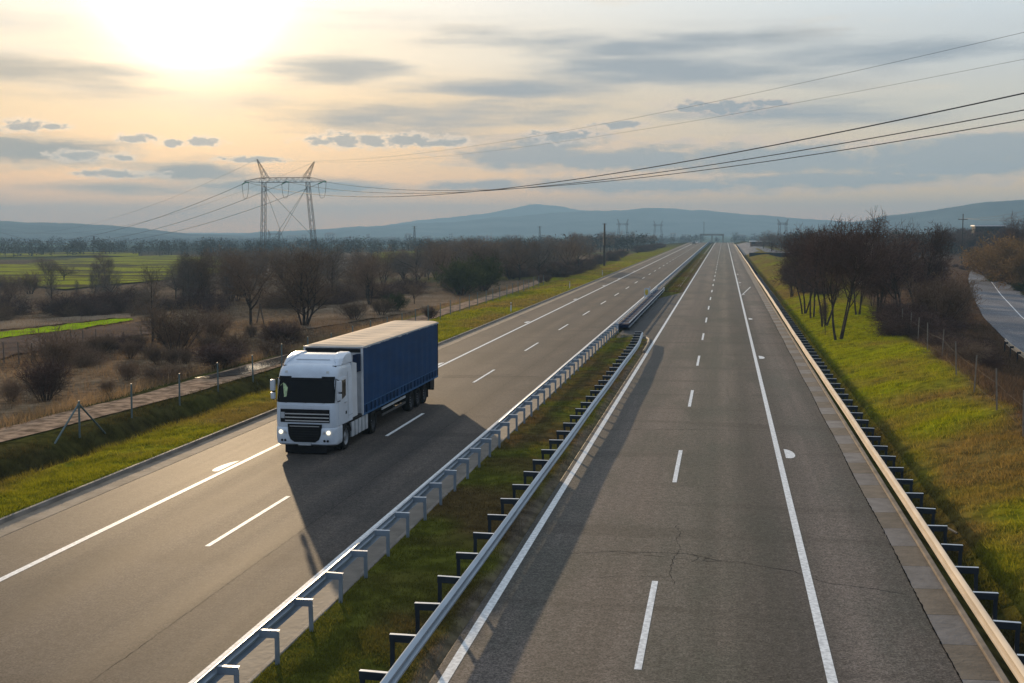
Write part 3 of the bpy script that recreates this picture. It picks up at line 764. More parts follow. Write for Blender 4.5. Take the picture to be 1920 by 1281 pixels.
def mast(u, vt, vb, Y, w, label, name='lattice_mast', arms=2, mat='lattice'):
    x, y, zt = at_y(u, vt, Y); zb = at_y(u, vb, Y)[2]
    root = empty(name, (x, y, zb)); tag(root, label, 'mast', 'thin far masts'); h = zt - zb
    mb = MB(); truss(mb, (0, 0, -2), (0, 0, h), w, w*.35, 10, w*.1); mb.build('column', M[mat], root)
    for i in range(arms):
        mb = MB(); z = h*(.97 - .12*i); mb.bar((-w*1.3, 0, z), (w*1.3, 0, z), w*.09); mb.build('crossarm', M[mat], root)
mast(1012, 424, 447, 1000, 1.6, 'thin far mast over the wood left of the roadside mast')
mast(777, 424, 452, 900, 1.6, 'thin far mast over the wood above the trailer')
mast(1320, 416, 446, 1250, 1.1, 'thin far mast beside the vanishing motorway')
mast(176, 443, 476, 800, 2.0, 'thin far mast under the sagging left cables')
mast(89, 452, 478, 700, 1.4, 'thin far mast near the left edge, the darker of two')
mast(59, 455, 478, 700, 1.0, 'thin far mast nearest the left edge')
mast(385, 452, 472, 800, 1.4, 'thin far mast left of the big pylon')
# roadside concrete mast and the wooden pole on the right
x, y, z = at_y(1133, 502, 285); zt = at_y(1133, 419, 285)[2]; zg = T(x, y)
root = empty('utility_mast', (x, y, zg)); tag(root, 'tall dark roadside mast rising from the wood edge', 'utility mast'); h = zt - zg
MB().prism([(-.24, -.2), (.24, -.2), (.24, .2), (-.24, .2)], 'z', -.5, h*.5).build('base_column', M['lattice'], root)
mb = MB().tube([(0, 0, h*.5), (0, 0, h)], [.28, .2], 6); mb.build('upper_column', M['lattice'], root)
mb = MB().bar((-.5, 0, h-.15), (.5, 0, h-.15), .1); mb.build('crossarm', M['lattice'], root)
x, y, z = at_y(1806, 401, 330); zg = T(x, y)
root = empty('utility_pole', (x, y, zg)); tag(root, 'dark wooden power pole with a crossarm above the right scrub', 'utility pole'); h = z - zg
MB().tube([(0, 0, -.3), (0, 0, h)], [.16, .11], 8).build('pole', M['lattice'], root)
mb = MB().box(-1.15, 1.15, -.08, .08, h-1.55, h-1.38); ca = mb.build('crossarm', M['lattice'], root)
for q in (-1.05, 0, 1.05): MB().lathe([(0, .05), (.08, .09), (.16, .05), (.2, .02)], 'z', (q, 0, h-1.38), 8).build('insulator', M['insul'], ca)
A = Vector((x, y, h + zg - 1.2))
for i, (uu, vv, q) in enumerate(((1960, 385, -1.05), (1960, 396, 0), (1960, 404, 1.05))):
    B = Vector(at_y(uu, vv, 250)); P = [A.lerp(B, t) + Vector((q*(1-t), 0, -1.6*4*t*(1-t)*.5)) for t in np.linspace(0, 1, 12)]
    tag(MB().tube(P, .02, 4).build('power_cable', M['lattice']), ['upper', 'middle', 'lower'][i] + ' pale wire from the wooden pole towards the right hill', 'power cable', 'wires of the wooden pole')

# ------------------------------------------------------------------ the truck (front towards -y)
TR = empty('semi_truck', (-15.97, 44.58, 0)); tag(TR, 'white semi truck with a blue curtain-sided trailer in the slow lane', 'truck')
def rr(hw, y0, y1, rf, n=7, rb=.06):
    """rounded rectangle in plan: front corners rf"""
    P = []
    for t in np.linspace(0, PI/2, n): P.append((-hw + rf - rf*math.cos(t)*1 , y0 + rf - rf*math.sin(t)))
    for t in np.linspace(PI/2, 0, n): P.append((hw - rf + rf*math.cos(t), y0 + rf - rf*math.sin(t)))
    P += [(hw, y1-rb), (hw-rb, y1), (-hw+rb, y1), (-hw, y1-rb)]
    return P
LV = [  # z, front y, half width, corner radius, rear y
    (1.08, .015, 1.235, .30, 2.28), (1.20, .005, 1.24, .30, 2.28), (1.95, .03, 1.24, .30, 2.28), (2.05, .06, 1.24, .30, 2.28),
    (2.5, .16, 1.235, .30, 2.28), (2.98, .27, 1.225, .30, 2.28), (3.12, .30, 1.215, .32, 2.28), (3.26, .36, 1.20, .36, 2.27),
    (3.38, .47, 1.17, .42, 2.24), (3.47, .68, 1.11, .50, 2.2), (3.52, 1.0, 1.0, .5, 2.15)]
def lv(z):
    Zs = [l[0] for l in LV]; return [float(np.interp(z, Zs, [l[k] for l in LV])) for k in (1, 2, 3, 4)]
def fy(x, z):
    y0, hw, r, _ = lv(z); ax = abs(x)
    if ax <= hw - r: return y0
    q = min(1., (ax - hw + r)/r); return y0 + r - r*math.sqrt(max(0, 1-q*q))
def loft(mb, secs):
    n = len(secs[0]); b = len(mb.v)
    for s_ in secs: mb.v += [tuple(p) for p in s_]
    for i in range(len(secs)-1):
        for k in range(n):
            q = b + i*n; mb.f.append((q+k, q+(k+1) % n, q+n+(k+1) % n, q+n+k))
    mb.f.append(tuple(range(b, b+n))[::-1]); mb.f.append(tuple(range(b+(len(secs)-1)*n, b+len(secs)*n)))
    return mb
mb = MB(); loft(mb, [[(x, y, z) for x, y in rr(hw, y0, y1, r)] for z, y0, hw, r, y1 in LV])
cab = mb.build('cab', M['white'], TR, smooth_=38)
def patch(x0, x1, z0, z1, off, nx=14, nz=6, th=.02, zc=None):
    """a panel lying on the cab front, off metres proud"""
    mb = MB(); mb.grid(lambda u, v: (x0 + (x1-x0)*u, fy(x0+(x1-x0)*u, z0+(z1-z0)*v) - off, z0+(z1-z0)*v), nx, nz); n = len(mb.v)
    mb.grid(lambda u, v: (x0 + (x1-x0)*u, fy(x0+(x1-x0)*u, z0+(z1-z0)*v) - off + th, z0+(z1-z0)*v), nx, nz)
    return mb
# windscreen with dark surround, sun visor band, wipers
ws = patch(-1.17, 1.17, 2.03, 2.97, .008, 22, 8).build('windscreen', M['glass'], cab, smooth_=60)
mb = patch(-1.13, -.62, 2.90, 3.04, .02, 8, 2); mb2 = patch(.62, 1.13, 2.90, 3.04, .02, 8, 2); mb.add(mb2.v, mb2.f); mb2 = patch(-.62, .62, 2.90, 2.985, .02, 8, 2); mb.add(mb2.v, mb2.f)
mb.build('visor_band', M['black'], cab)
mb = MB()
for x in (-.75, .05, .8):
    mb.tube([(x, fy(x, 2.03)-.03, 2.03), (x-.45, fy(x-.4, 2.11)-.03, 2.11)], .012, 5)
mb.build('wipers', M['black'], cab)
for s in (-1, 1):   # pale pillar trims beside the windscreen
    x = s*1.19; mb = MB(); mb.grid(lambda u, v: (s*(1.175 + .04*u), fy(s*(1.175+.04*u), 2.05+.9*v) - .012, 2.05 + .9*v), 2, 5); mb.build('pillar_trim', M['white2'], cab)
# upper grille: black field with three bright bars and a white frame at the side
patch(-1.0, 1.0, 1.26, 1.78, .012, 12, 3).build('upper_grille', M['black'], cab)
for z in (1.60, 1.46, 1.33): patch(-.80, .985, z-.022, z+.022, .035, 12, 1, .03).build('grille_bar', M['chrome'], cab)
patch(-.98, -.82, 1.42, 1.66, .03, 3, 2, .03).build('badge_plate', M['greyp'], cab)
patch(-1.0, 1.0, 1.82, 1.93, .014, 12, 2, .02).build('bonnet_edge', M['white'], cab)
# bumper with its own corner sections
BL = [(.36, .06, 1.19, .34), (.42, -.02, 1.235, .36), (.60, -.05, 1.25, .36), (.95, -.05, 1.25, .36), (1.02, -.03, 1.25, .35), (1.072, .01, 1.24, .33)]
mb = MB(); loft(mb, [[(x, y, z) for x, y in rr(hw, y0, .86, r, 7, .02)] for z, y0, hw, r in BL]); bum = mb.build('bumper', M['white'], TR, smooth_=38)
def bfy(x, z):
    Zs = [b[0] for b in BL]; y0, hw, r = [float(np.interp(z, Zs, [b[k] for b in BL])) for k in (1, 2, 3)]
    ax = abs(x)
    if ax <= hw - r: return y0
    q = min(1., (ax-hw+r)/r); return y0 + r - r*math.sqrt(max(0, 1-q*q))
def bpatch(poly, off, th=.03):
    mb = MB(); n = len(poly)
    mb.add([(x, bfy(x, z)-off, z) for x, z in poly] + [(x, bfy(x, z)-off+th, z) for x, z in poly], [tuple(range(n))[::-1], tuple(range(n, 2*n))] + [(i, (i+1) % n, n+(i+1) % n, n+i) for i in range(n)]); return mb
lg = [(-.69, 1.20), (-.66, .80), (-.58, .60), (-.42, .50), (.42, .50), (.58, .60), (.66, .80), (.69, 1.20)]
mb = MB(); n = len(lg); mb.add([(x, -.065, z) for x, z in lg] + [(x, .05, z) for x, z in lg], [tuple(range(n))[::-1], tuple(range(n, 2*n))] + [(i, (i+1) % n, n+(i+1) % n, n+i) for i in range(n)])
low = mb.build('lower_grille', M['black'], bum)
mb = MB()
for z in (.62, .72, .82, .92, 1.02): mb.box(-.56, .56, -.082, -.066, z-.012, z+.012)
mb.build('slats', M['darkmetal'], low)
MB().box(-.60, .60, -.085, -.067, 1.11, 1.135).build('grille_bar', M['chrome'], low)
for s in (-1, 1):
    hp = [(s*.72, .80), (s*1.12, .80), (s*1.17, .97), (s*1.05, 1.0), (s*.80, .96)]
    h = bpatch(hp, .006).build('headlight', M['lens'], bum)
    MB().lathe([(-.03, .002), (-.028, .075), (.0, .085)], 'y', (s*.97, bfy(s*.97, .88)-.02, .885), 16).build('lit_lamp', M['lamp'], h)
    MB().lathe([(-.02, .002), (-.018, .05), (.0, .055)], 'y', (s*.80, bfy(s*.80, .88)-.01, .88), 12).build('side_lamp', M['chrome'], h)
    mb = MB()
    for q in (.80, .93): mb.lathe([(-.015, .002), (-.012, .045), (.01, .05)], 'y', (s*q, bfy(s*q, .56)-.01, .56), 12)
    mb.build('fog_light', M['black'], bum)
    patch(s*.84-.055, s*.84+.055, 3.17, 3.25, .02, 2, 2, .03).build('roof_lamp', M['lens'], cab)
MB().box(-.26, .26, -.075, -.055, .375, .475).build('number_plate', M['greyp'], bum)
# deflector on the roof: sunken centre panel between two raised wings
def defl(z):
    return float(np.interp(z, [3.40, 3.51, 3.66, 3.77, 3.80], [.60, .78, 1.12, 1.55, 1.8]))
mb = MB(); secs = []
MB().box(-1.08, 1.08, .64, 2.2, 3.36, 3.428).build('base_gap', M['black'], TR)
for z in (3.43, 3.51, 3.66, 3.75, 3.775): secs.append([(-1.0, defl(z)+.10, z), (-.70, defl(z)+.09, z), (.70, defl(z)+.09, z), (1.0, defl(z)+.10, z), (1.0, 2.25, z), (-1.0, 2.25, z)])
loft(mb, secs); de = mb.build('roof_deflector', M['white'], TR, smooth_=14)
for s in (-1, 1):
    mb = MB(); secs = []
    for z, i, o_, a in ((3.43, 1.0, 1.19, .06), (3.51, .96, 1.19, .06), (3.66, .84, 1.17, -.10), (3.78, .72, 1.14, -.13), (3.83, .72, 1.08, .04)):
        secs.append([(s*i, defl(z)+.12, z), (s*(i+.05), defl(z)+a, z), (s*(o_-.1), defl(z)+a+.02, z), (s*o_, defl(z)+a+.25, z), (s*o_, 2.35, z), (s*i, 2.35, z)])
    loft(mb, secs).build('wing_panel', M['white'], de, smooth_=14)
MB().box(-.7, .7, defl(3.62)+.03, defl(3.62)+.06, 3.615, 3.63).build('panel_seam', M['greyp'], de)
# doors, side glass, mirrors, vents
for s in (-1, 1):
    x = s*1.243
    dp = [(.36, 1.12), (.36, 2.0), (.50, 2.92), (1.42, 2.95), (1.42, 1.30), (1.20, 1.12)]
    d = MB().prism(dp, 'x', x - .012, x + .012).build('door', M['white'], TR)
    gp_ = [(.48, 2.08), (.60, 2.84), (1.28, 2.84), (1.28, 2.20), (1.0, 2.12)]
    MB().prism(gp_, 'x', x + s*.010, x + s*.022).build('window', M['glass'], d)
    MB().box(min(x+s*.012, x+s*.045), max(x+s*.012, x+s*.045), 1.12, 1.36, 1.90, 1.95, .008).build('handle', M['greyp'], d)
    MB().box(min(x, x+s*.012), max(x, x+s*.012), 1.62, 2.2, 1.32, 1.34).build('side_seam', M['greyp'], cab)
    MB().box(min(x, x+s*.01), max(x, x+s*.01), 1.60, 1.615, 1.2, 3.1).build('side_seam', M['greyp'], cab)
    MB().box(min(x, x+s*.02), max(x, x+s*.02), 1.24, 1.40, 1.44, 1.56).build('side_vent', M['black'], cab)
    mr = empty('mirror', (0, 0, 0)); mr.parent = TR
    MB().tube([(s*1.20, .36, 2.92), (s*1.34, .22, 2.90), (s*1.36, .22, 2.1), (s*1.22, .34, 2.06)], .022, 6).build('arm', M['black'], mr)
    MB().box(min(s*1.27, s*1.45), max(s*1.27, s*1.45), .10, .26, 2.46, 2.90, .05).build('housing', M['white2'], mr, smooth_=40)
    MB().box(min(s*1.27, s*1.44), max(s*1.27, s*1.44), .11, .26, 2.14, 2.40, .05).build('housing', M['white2'], mr, smooth_=40)
    MB().box(min(s*1.29, s*1.43), max(s*1.29, s*1.43), .262, .268, 2.17, 2.87).build('glass', M['glass'], mr)
    # wheel-arch fairing, steps, side skirt
    mb = MB(); 
    arc = [(1.42 + .66*math.cos(t), .5 + .62*math.sin(t)) for t in np.linspace(.25, PI-.1, 14)]
    arc2 = [(1.42 + .60*math.cos(t), .5 + .56*math.sin(t)) for t in np.linspace(PI-.1, .25, 14)]
    mb.prism(arc + arc2, 'x', s*.86, s*1.235); mb.build('mudguard', M['darkmetal'], TR)
    MB().box(min(s*.95, s*1.22), max(s*.95, s*1.22), 2.05, 4.55, .98, 1.12, .03).build('catwalk', M['darkmetal'], TR)
    sk = MB().box(min(s*1.0, s*1.17), max(s*1.0, s*1.17), 2.10, 4.50, .40, .98).build('side_skirt', M['darkmetal'], TR)
    for i in range(5):
        y = 2.13 + i*.475; MB().box(min(s*1.10, s*1.235), max(s*1.10, s*1.235), y, y+.36, .36, .98, .05).build('ribbed_panel', M['greyp'], sk, smooth_=40)
    MB().prism([(2.26, 1.14), (2.26, 3.42), (2.90, 3.30), (2.98, 1.14)], 'x', s*1.19 - .02, s*1.19 + .02).build('side_fairing', M['white2'], TR)
MB().prism([(2.92, 2.9), (2.92, 3.62), (3.53, 3.62), (3.53, 2.9)], 'x', 1.05, 1.20).build('rear_flap', M['navy'], TR)
# chassis and wheels
MB().box(-.45, .45, .9, 6.2, .62, .95, .03).build('tractor_frame', M['darkmetal'], TR)
MB().box(-.84, .84, .06, 2.2, .05, 1.1).build('engine_filler', M['black'], TR)  # extended down as filler to stop sunlight leaking under the bumper
MB().box(-.98, .98, 2.2, 4.5, .24, 1.0, .05).build('tank_filler', M['darkmetal'], TR)  # full-width filler added so low sun does not pass under the tractor
MB().box(-1.0, .2, 6.5, 10.7, .30, 1.1, .03).build('underbody_filler', M['darkmetal'], TR)  # made-up box added to block low sun below the trailer
MB().box(-.6, .6, 11.2, 15.0, .34, 1.1).build('bogie_frame', M['darkmetal'], TR)
MB().lathe([(0, .02), (.0, .55), (.12, .58), (.12, .02)], 'z', (0, 5.0, .96), 20).build('fifth_wheel', M['darkmetal'], TR)
tyre = [(-.16, .33), (-.175, .40), (-.165, .48), (-.12, .505), (.12, .505), (.165, .48), (.175, .40), (.16, .33)]
def wheel(x, y, s, white=False, wide=1.):
    w = empty('wheel', (x, y, .505)); w.parent = TR
    MB().lathe([(a*wide, r) for a, r in tyre], 'x', n=32).build('tyre', M['rubber'], w, smooth_=40)
    dsh = [(s*.10*wide, .335), (s*.145*wide, .33), (s*.06, .27), (s*.05, .18), (s*.13, .13), (s*.15, .02)] if white else [(s*.10*wide, .335), (s*.145*wide, .33), (s*-.02, .28), (s*-.04, .17), (s*.08, .14), (s*.10, .02)]
    r = MB().lathe(dsh, 'x', n=24).build('rim', M['rim'] if not white else M['rim2'], w, smooth_=40)
    mb = MB()
    for k in range(10):
        t = 2*PI*k/10; mb.tube([(s*.04, .215*math.cos(t), .215*math.sin(t)), (s*.085, .215*math.cos(t), .215*math.sin(t))], .016, 5)
    mb.build('wheel_nuts', M['chrome'], r)
for s in (-1, 1):
    wheel(s*1.05, 1.42, s, True); wheel(s*.98, 5.25, s, False, 1.45)
    for y in (11.75, 13.08, 14.4): wheel(s*1.02, y, s, False, 1.1)
    mb = MB().box(min(s*.85, s*1.22), max(s*.85, s*1.22), 15.02, 15.05, .22, .95); mb.build('mudflap', M['rubber'], TR)
    for z in (.58, .86): MB().box(min(s*1.17, s*1.22), max(s*1.17, s*1.22), 6.6, 10.6, z-.05, z+.05, .01).build('side_guard', M['greyp'] if z > .8 else M['rim'], TR)
    for y in (6.9, 8.6, 10.3): MB().box(min(s*1.10, s*1.17), max(s*1.10, s*1.17), y-.04, y+.04, .5, 1.1).build('guard_bracket', M['darkmetal'], TR)
    MB().tube([(s*.8, 6.35, 1.05), (s*.8, 6.35, .38)], .06, 6).build('landing_leg', M['darkmetal'], TR)
    MB().box(min(s*.4, s*.48), max(s*.4, s*.48), 3.8, 16.4, .86, 1.10).build('trailer_beam', M['darkmetal'], TR)
mb = MB()
for y in (11.75, 13.08, 14.4): mb.tube([(-1, y, .505), (1, y, .505)], .09, 8)
mb.build('axles', M['darkmetal'], TR)
MB().box(-1.2, 1.2, 16.3, 16.42, .42, .62, .02).build('underride_bar', M['darkmetal'], TR)
MB().box(.72, 1.22, 15.5, 16.4, .55, 1.0, .03).build('tool_box', M['black'], TR)
# trailer body
TL0, TL1, TW, ZF, ZT = 3.55, 17.0, 1.272, 1.12, 3.95
body = MB().box(-1.22, 1.22, TL0+.05, TL1-.05, ZF, 3.85).build('trailer_body', M['navy'], TR)
MB().box(-TW, TW, TL0, TL0+.05, ZF-.06, 3.79).build('bulkhead', M['greyp'], TR)
for s in (-1, 1):
    MB().box(min(s*1.20, s*1.28), max(s*1.20, s*1.28), TL0-.012, TL0+.07, ZF-.08, 3.83).build('corner_post', M['white2'], TR)
    MB().box(min(s*1.20, s*1.28), max(s*1.20, s*1.28), TL1-.07, TL1+.012, ZF-.08, 3.85).build('corner_post', M['darkmetal'], TR)
    def cur(u, v):
        y = TL0 + .08 + (TL1-TL0-.16)*u; z = ZF - .02 + (3.85 - ZF + .02)*v
        return (s*(TW - .016 + .016*math.sin(y*5.3 + .5*math.sin(y*1.3))*math.sin(PI*v)*.8 + .010*math.sin(y*1.9+2)*(1-v) + .006*math.sin(y*14)*(1-v)**3), y, z)
    cu = MB().grid(cur, 160, 10).build('side_curtain', M['blue'], TR, smooth_=180)
    mb = MB().box(min(s*1.262, s*1.285), max(s*1.262, s*1.285), TL0+.08, TL1-.08, 1.44, 1.475); mb.build('hem_band', M['blue2'], cu)
    MB().box(min(s*1.25, s*1.282), max(s*1.25, s*1.282), TL0+.02, TL1-.02, ZF-.10, ZF-.02).build('side_rail', M['blue2'], TR)
    mb = MB(); mc = MB(); i = 0; y = TL0 + .5
    while y < TL1 - .4:
        if i == 0:
            mb.box(min(s*1.266, s*1.294), max(s*1.266, s*1.294), -.03, .03, 1.10, 1.44); mb.box(min(s*1.27, s*1.305), max(s*1.27, s*1.305), -.07, .07, 1.17, 1.32)
            st = mb.build('tension_strap', M['strap'], cu); sc_ = st
        else: sc_ = st.copy(); link(sc_, cu)
        sc_.location = (0, y, 0); y += .58 if i % 4 else .72; i += 1
    # uneven weather strip along the top edge
    mb = MB(); y = TL0 + .05; z0 = .05
    while y < TL1 - .05:
        dy = random.uniform(.10, .32); z1 = random.uniform(.03, .10); mb.add([(s*1.287, y, 3.895), (s*1.287, y+dy, 3.895), (s*1.289, y+dy, 3.895-z1), (s*1.289, y, 3.895-z0)], [(0, 1, 2, 3)]); z0 = z1; y += dy
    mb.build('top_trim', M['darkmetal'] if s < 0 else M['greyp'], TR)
def roof_fn(u, v):
    x = -1.285 + 2.57*u; y = TL0 - .02 + (TL1-TL0+.04)*v
    sag = .018*math.sin(v*13.4*2*PI/1.1)*math.sin(PI*u) + .012*math.sin(u*9)
    return (x, y, ZT - .05*abs(2*u-1)**8 + sag - .08*max(0, 1 - v*40))
mb = MB().grid(roof_fn, 12, 120); rf = mb.build('trailer_roof', M['roofc'], TR, smooth_=60)
MB().box(-1.28, 1.28, TL0-.015, TL1+.015, 3.83, 3.895, .015).build('roof_frame', M['greyp'], TR)
mb = MB()
for x in np.linspace(-.95, .95, 8): mb.box(x-.03, x+.03, TL0-.02, TL0-.004, 3.74, 3.78)
mb.build('marker_rivets', M['darkmetal'], TR)
MB().box(-1.2, 1.2, TL0-.012, TL0-.002, 3.66, 3.79).build('bulkhead_rail', M['darkmetal'], TR)
# cloth in the windscreen (pale green hi-vis vest behind the glass, lying on the sill in front of it)
vp = [(-.86, 2.24), (-1.10, 2.26), (-1.11, 2.58), (-1.03, 2.70), (-.92, 2.78), (-.82, 2.72), (-.76, 2.60), (-.79, 2.26)]
mb = MB(); n = len(vp)
mb.add([(x + .02*math.sin(z*20), fy(x, z) - .014, z) for x, z in vp] + [(x, fy(x, z) + .003, z) for x, z in vp], [tuple(range(n))[::-1]] + [(i, (i+1) % n, n+(i+1) % n, n+i) for i in range(n)])
vo = mb.build('hi_vis_vest', M['vest']); vo.location = TR.location
tag(vo, 'pale green hi-vis vest hanging in the windscreen of the truck', 'vest')

# ------------------------------------------------------------------ distant cars
def car(x, y, paint, label):
    z = float(prof(y)); root = empty('car', (x, y, z)); tag(root, label, 'car', 'cars coming along the far carriageway')
    side = [(-2.1, .35), (-2.1, .62), (-1.95, .78), (-1.05, .92), (-.35, 1.40), (1.1, 1.42), (1.75, 1.0), (2.05, .95), (2.1, .5), (2.05, .32)]
    b = MB().prism(side, 'x', -.86, .86).build('body', M[paint], root)
    wsm = MB().add([(-.70, -1.02, .96), (.70, -1.02, .96), (.62, -.42, 1.36), (-.62, -.42, 1.36)], [(0, 1, 2, 3)]); wsm.build('windscreen', M['glass'], b)
    for s in (-1, 1):
        MB().prism([(-.85, .96), (-.35, 1.33), (1.0, 1.35), (1.5, 1.0)], 'x', s*.865 - .008, s*.865 + .008).build('side_window', M['glass'], b)
        MB().box(s*.62-.16, s*.62+.16, -2.13, -2.09, .58, .72).build('headlight', M['lens'], root)
        for yy in (-1.3, 1.3):
            w = MB().lathe([(-.1, .02), (-.1, .3), (.1, .3), (.1, .02)], 'x', (s*.78, yy, .3), 16).build('wheel', M['rubber'], root)
car(-16.2, 672, 'carblack', 'black car far down the truck carriageway')
car(-15.6, 712, 'carwhite', 'white car farthest down the truck carriageway')

# ------------------------------------------------------------------ buildings far off
def house(u, vb, Y, w, d, h, roofh, label, wall='bldg', roofm='roof', nwin=(4, 3), cat='building', zb=None, vt=None, deep=6.):
    x, y, z = at_y(u, vb, Y)
    if vt is not None: h = at_y(u, vt, Y)[2] - z - roofh
    root = empty(cat if cat != 'building' else 'building', (x, y, z - deep)); tag(root, label, cat, None if cat != 'building' else 'buildings of the far town')
    hh = h + deep
    MB().box(-w/2, w/2, 0, d, 0, hh).build('wall', M[wall], root)
    if roofh > 0:
        MB().add([(-w/2-.4, -.4, hh), (w/2+.4, -.4, hh), (w/2+.4, d+.4, hh), (-w/2-.4, d+.4, hh), (-w*.28, d/2, hh+roofh), (w*.28, d/2, hh+roofh)], [(0, 1, 5, 4), (2, 3, 4, 5), (1, 2, 5), (3, 0, 4), (0, 3, 2, 1)]).build('roof', M[roofm], root)
    else: MB().box(-w/2-.3, w/2+.3, -.3, d+.3, hh, hh+.4).build('roof', M[roofm], root)
    for i in range(nwin[0]):
        for j in range(nwin[1]):
            cx = -w/2 + w*(i+.5)/nwin[0]; cz = deep + h*(j+.5)/nwin[1]; a = w/nwin[0]*.28; b = h/nwin[1]*.28
            MB().box(cx-a, cx+a, -.06, .04, cz-b, cz+b).build('window', M['win'], root)
TOWN = 2300
for i, (u, vb, vt, wpx, rh, lb) in enumerate([
    (617, 450, 436, 20, 3.5, 'largest hazy town block with a pointed roof, right of the big pylon'),
    (690, 450, 439, 7, 0, 'narrow hazy tower block between the pylon and the far masts'),
    (546, 448, 441, 22, 1.5, 'low hazy town block seen between the legs of the big pylon'),
    (570, 449, 440, 12, 1.5, 'hazy town block beside the right leg of the big pylon'),
    (650, 450, 444, 18, 1.5, 'low hazy town block just right of the largest block'),
    (728, 450, 444, 22, 1.5, 'wide low hazy town block left of the far mast'),
    (765, 449, 438, 14, 2, 'hazy town block directly left of the far mast'),
    (800, 450, 442, 20, 1.5, 'low hazy town block directly right of the far mast'),
    (845, 449, 438, 8, 0, 'slim hazy town block left of the twin portal pylons'),
    (905, 449, 442, 24, 1.5, 'wide hazy town block under the front mountain range'),
    (960, 448, 441, 15, 1.5, 'hazy town block left of the thin far mast over the wood'),
    (1075, 447, 439, 16, 1.5, 'hazy town block left of the roadside mast'),
    (1262, 446, 437, 12, 1.5, 'hazy town block right of the second portal pylon'),
    (1285, 446, 440, 16, 0, 'flat hazy town block left of the far overpass'),
    (1390, 446, 440, 18, 1.5, 'hazy town block right of the vanishing motorway'),
    (1420, 446, 441, 14, 1.5, 'hazy town block left of the dark trees on the bank')]):
    w = wpx/F*TOWN; house(u, vb, TOWN + (i % 3)*60, w, w*.6, 10, rh, lb, nwin=(max(2, int(w/5)), 3), vt=vt)
house(1622, 482, 205, 2.4, 3.5, 2.9, .5, 'sunlit peach-coloured hut glimpsed through the dark trees', 'bldg2', 'roof', (1, 1), 'hut', vt=449)
x, y, z = at_y(1857, 425.5, 420); house(1857, 432, 420, 9.5, 6, 1.0, 0, 'long low shed with a bright white roof behind the right trees', 'darkmetal', 'roofw', (4, 1), 'shed', vt=424.5, deep=3.)
house(1425, 458, 520, 8, 3, 1.2, 0, 'low pale wall-like shed beyond the lay-by', 'roof', 'roofw', (3, 1), 'shed', vt=453.5, deep=1.)
wl = MB().box(-6.8, 6.8, 0, .25, -.5, .75, .04).build('low_wall', M['darkmetal']); x, y, z = gp(1448, 479); wl.location = (x, y, z)
tag(wl, 'low dark wall at the near end of the lay-by', 'wall')
# overpass at the vanishing point
x, y, z = at_y(1335, 438, 1350); root = empty('overpass', (x, y, z)); tag(root, 'hazy overpass crossing the motorway at the horizon', 'bridge')
MB().box(-13, 13, 0, 9, -2.4, -1.0).build('deck', M['concrete'], root); MB().box(-13, 13, -.2, 0, -1.0, -.3).build('parapet', M['concrete'], root)
for q in (-12, 0, 12): MB().box(q-.7, q+.7, 2, 7, -16, -2.4).build('pier', M['concrete'], root)

# ------------------------------------------------------------------ trees and shrubs
def seg_mesh(name, S, n, mat, parent, leaves=None):
    """tapered n-sided tubes for many segments (p, q, r0, r1), one mesh"""
    A = np.array([s[0] for s in S]); B = np.array([s[1] for s in S]); r0 = np.array([s[2] for s in S]); r1 = np.array([s[3] for s in S])
    D = B - A; D /= np.maximum(np.linalg.norm(D, axis=1, keepdims=True), 1e-6)
    ref = np.where(np.abs(D[:, 2:3]) < .9, np.array([[0, 0, 1.]]), np.array([[1., 0, 0]]))
    U = np.cross(D, ref); U /= np.linalg.norm(U, axis=1, keepdims=True); Wv = np.cross(D, U)
    V = []
    for k in range(n):
        t = 2*PI*k/n; o = U*math.cos(t) + Wv*math.sin(t); V.append(A + o*r0[:, None]); V.append(B + o*r1[:, None])
    V = np.stack(V, 1); m_ = len(S); b = np.arange(m_)[:, None]*2*n
    Fc = np.concatenate([b + np.array([[2*k, 2*((k+1) % n), 2*((k+1) % n)+1, 2*k+1]]) for k in range(n)], 0)
    V = V.reshape(-1, 3)
    if leaves is not None and len(leaves):
        c = leaves[:, :3]; sz = leaves[:, 3:4]; a = RNG.normal(size=c.shape); a /= np.linalg.norm(a, axis=1, keepdims=True); bb = np.cross(a, RNG.normal(size=c.shape)); bb /= np.linalg.norm(bb, axis=1, keepdims=True)
        q = np.stack([c - a*sz, c - bb*sz*.6, c + a*sz, c + bb*sz*.6], 1).reshape(-1, 3)
        f = np.arange(len(q)).reshape(-1, 4) + len(V); V = np.concatenate([V, q]); Fc = np.concatenate([Fc, f])
    return npmesh(name, V, Fc, mat, parent)
UP = Vector((0, 0, 1))
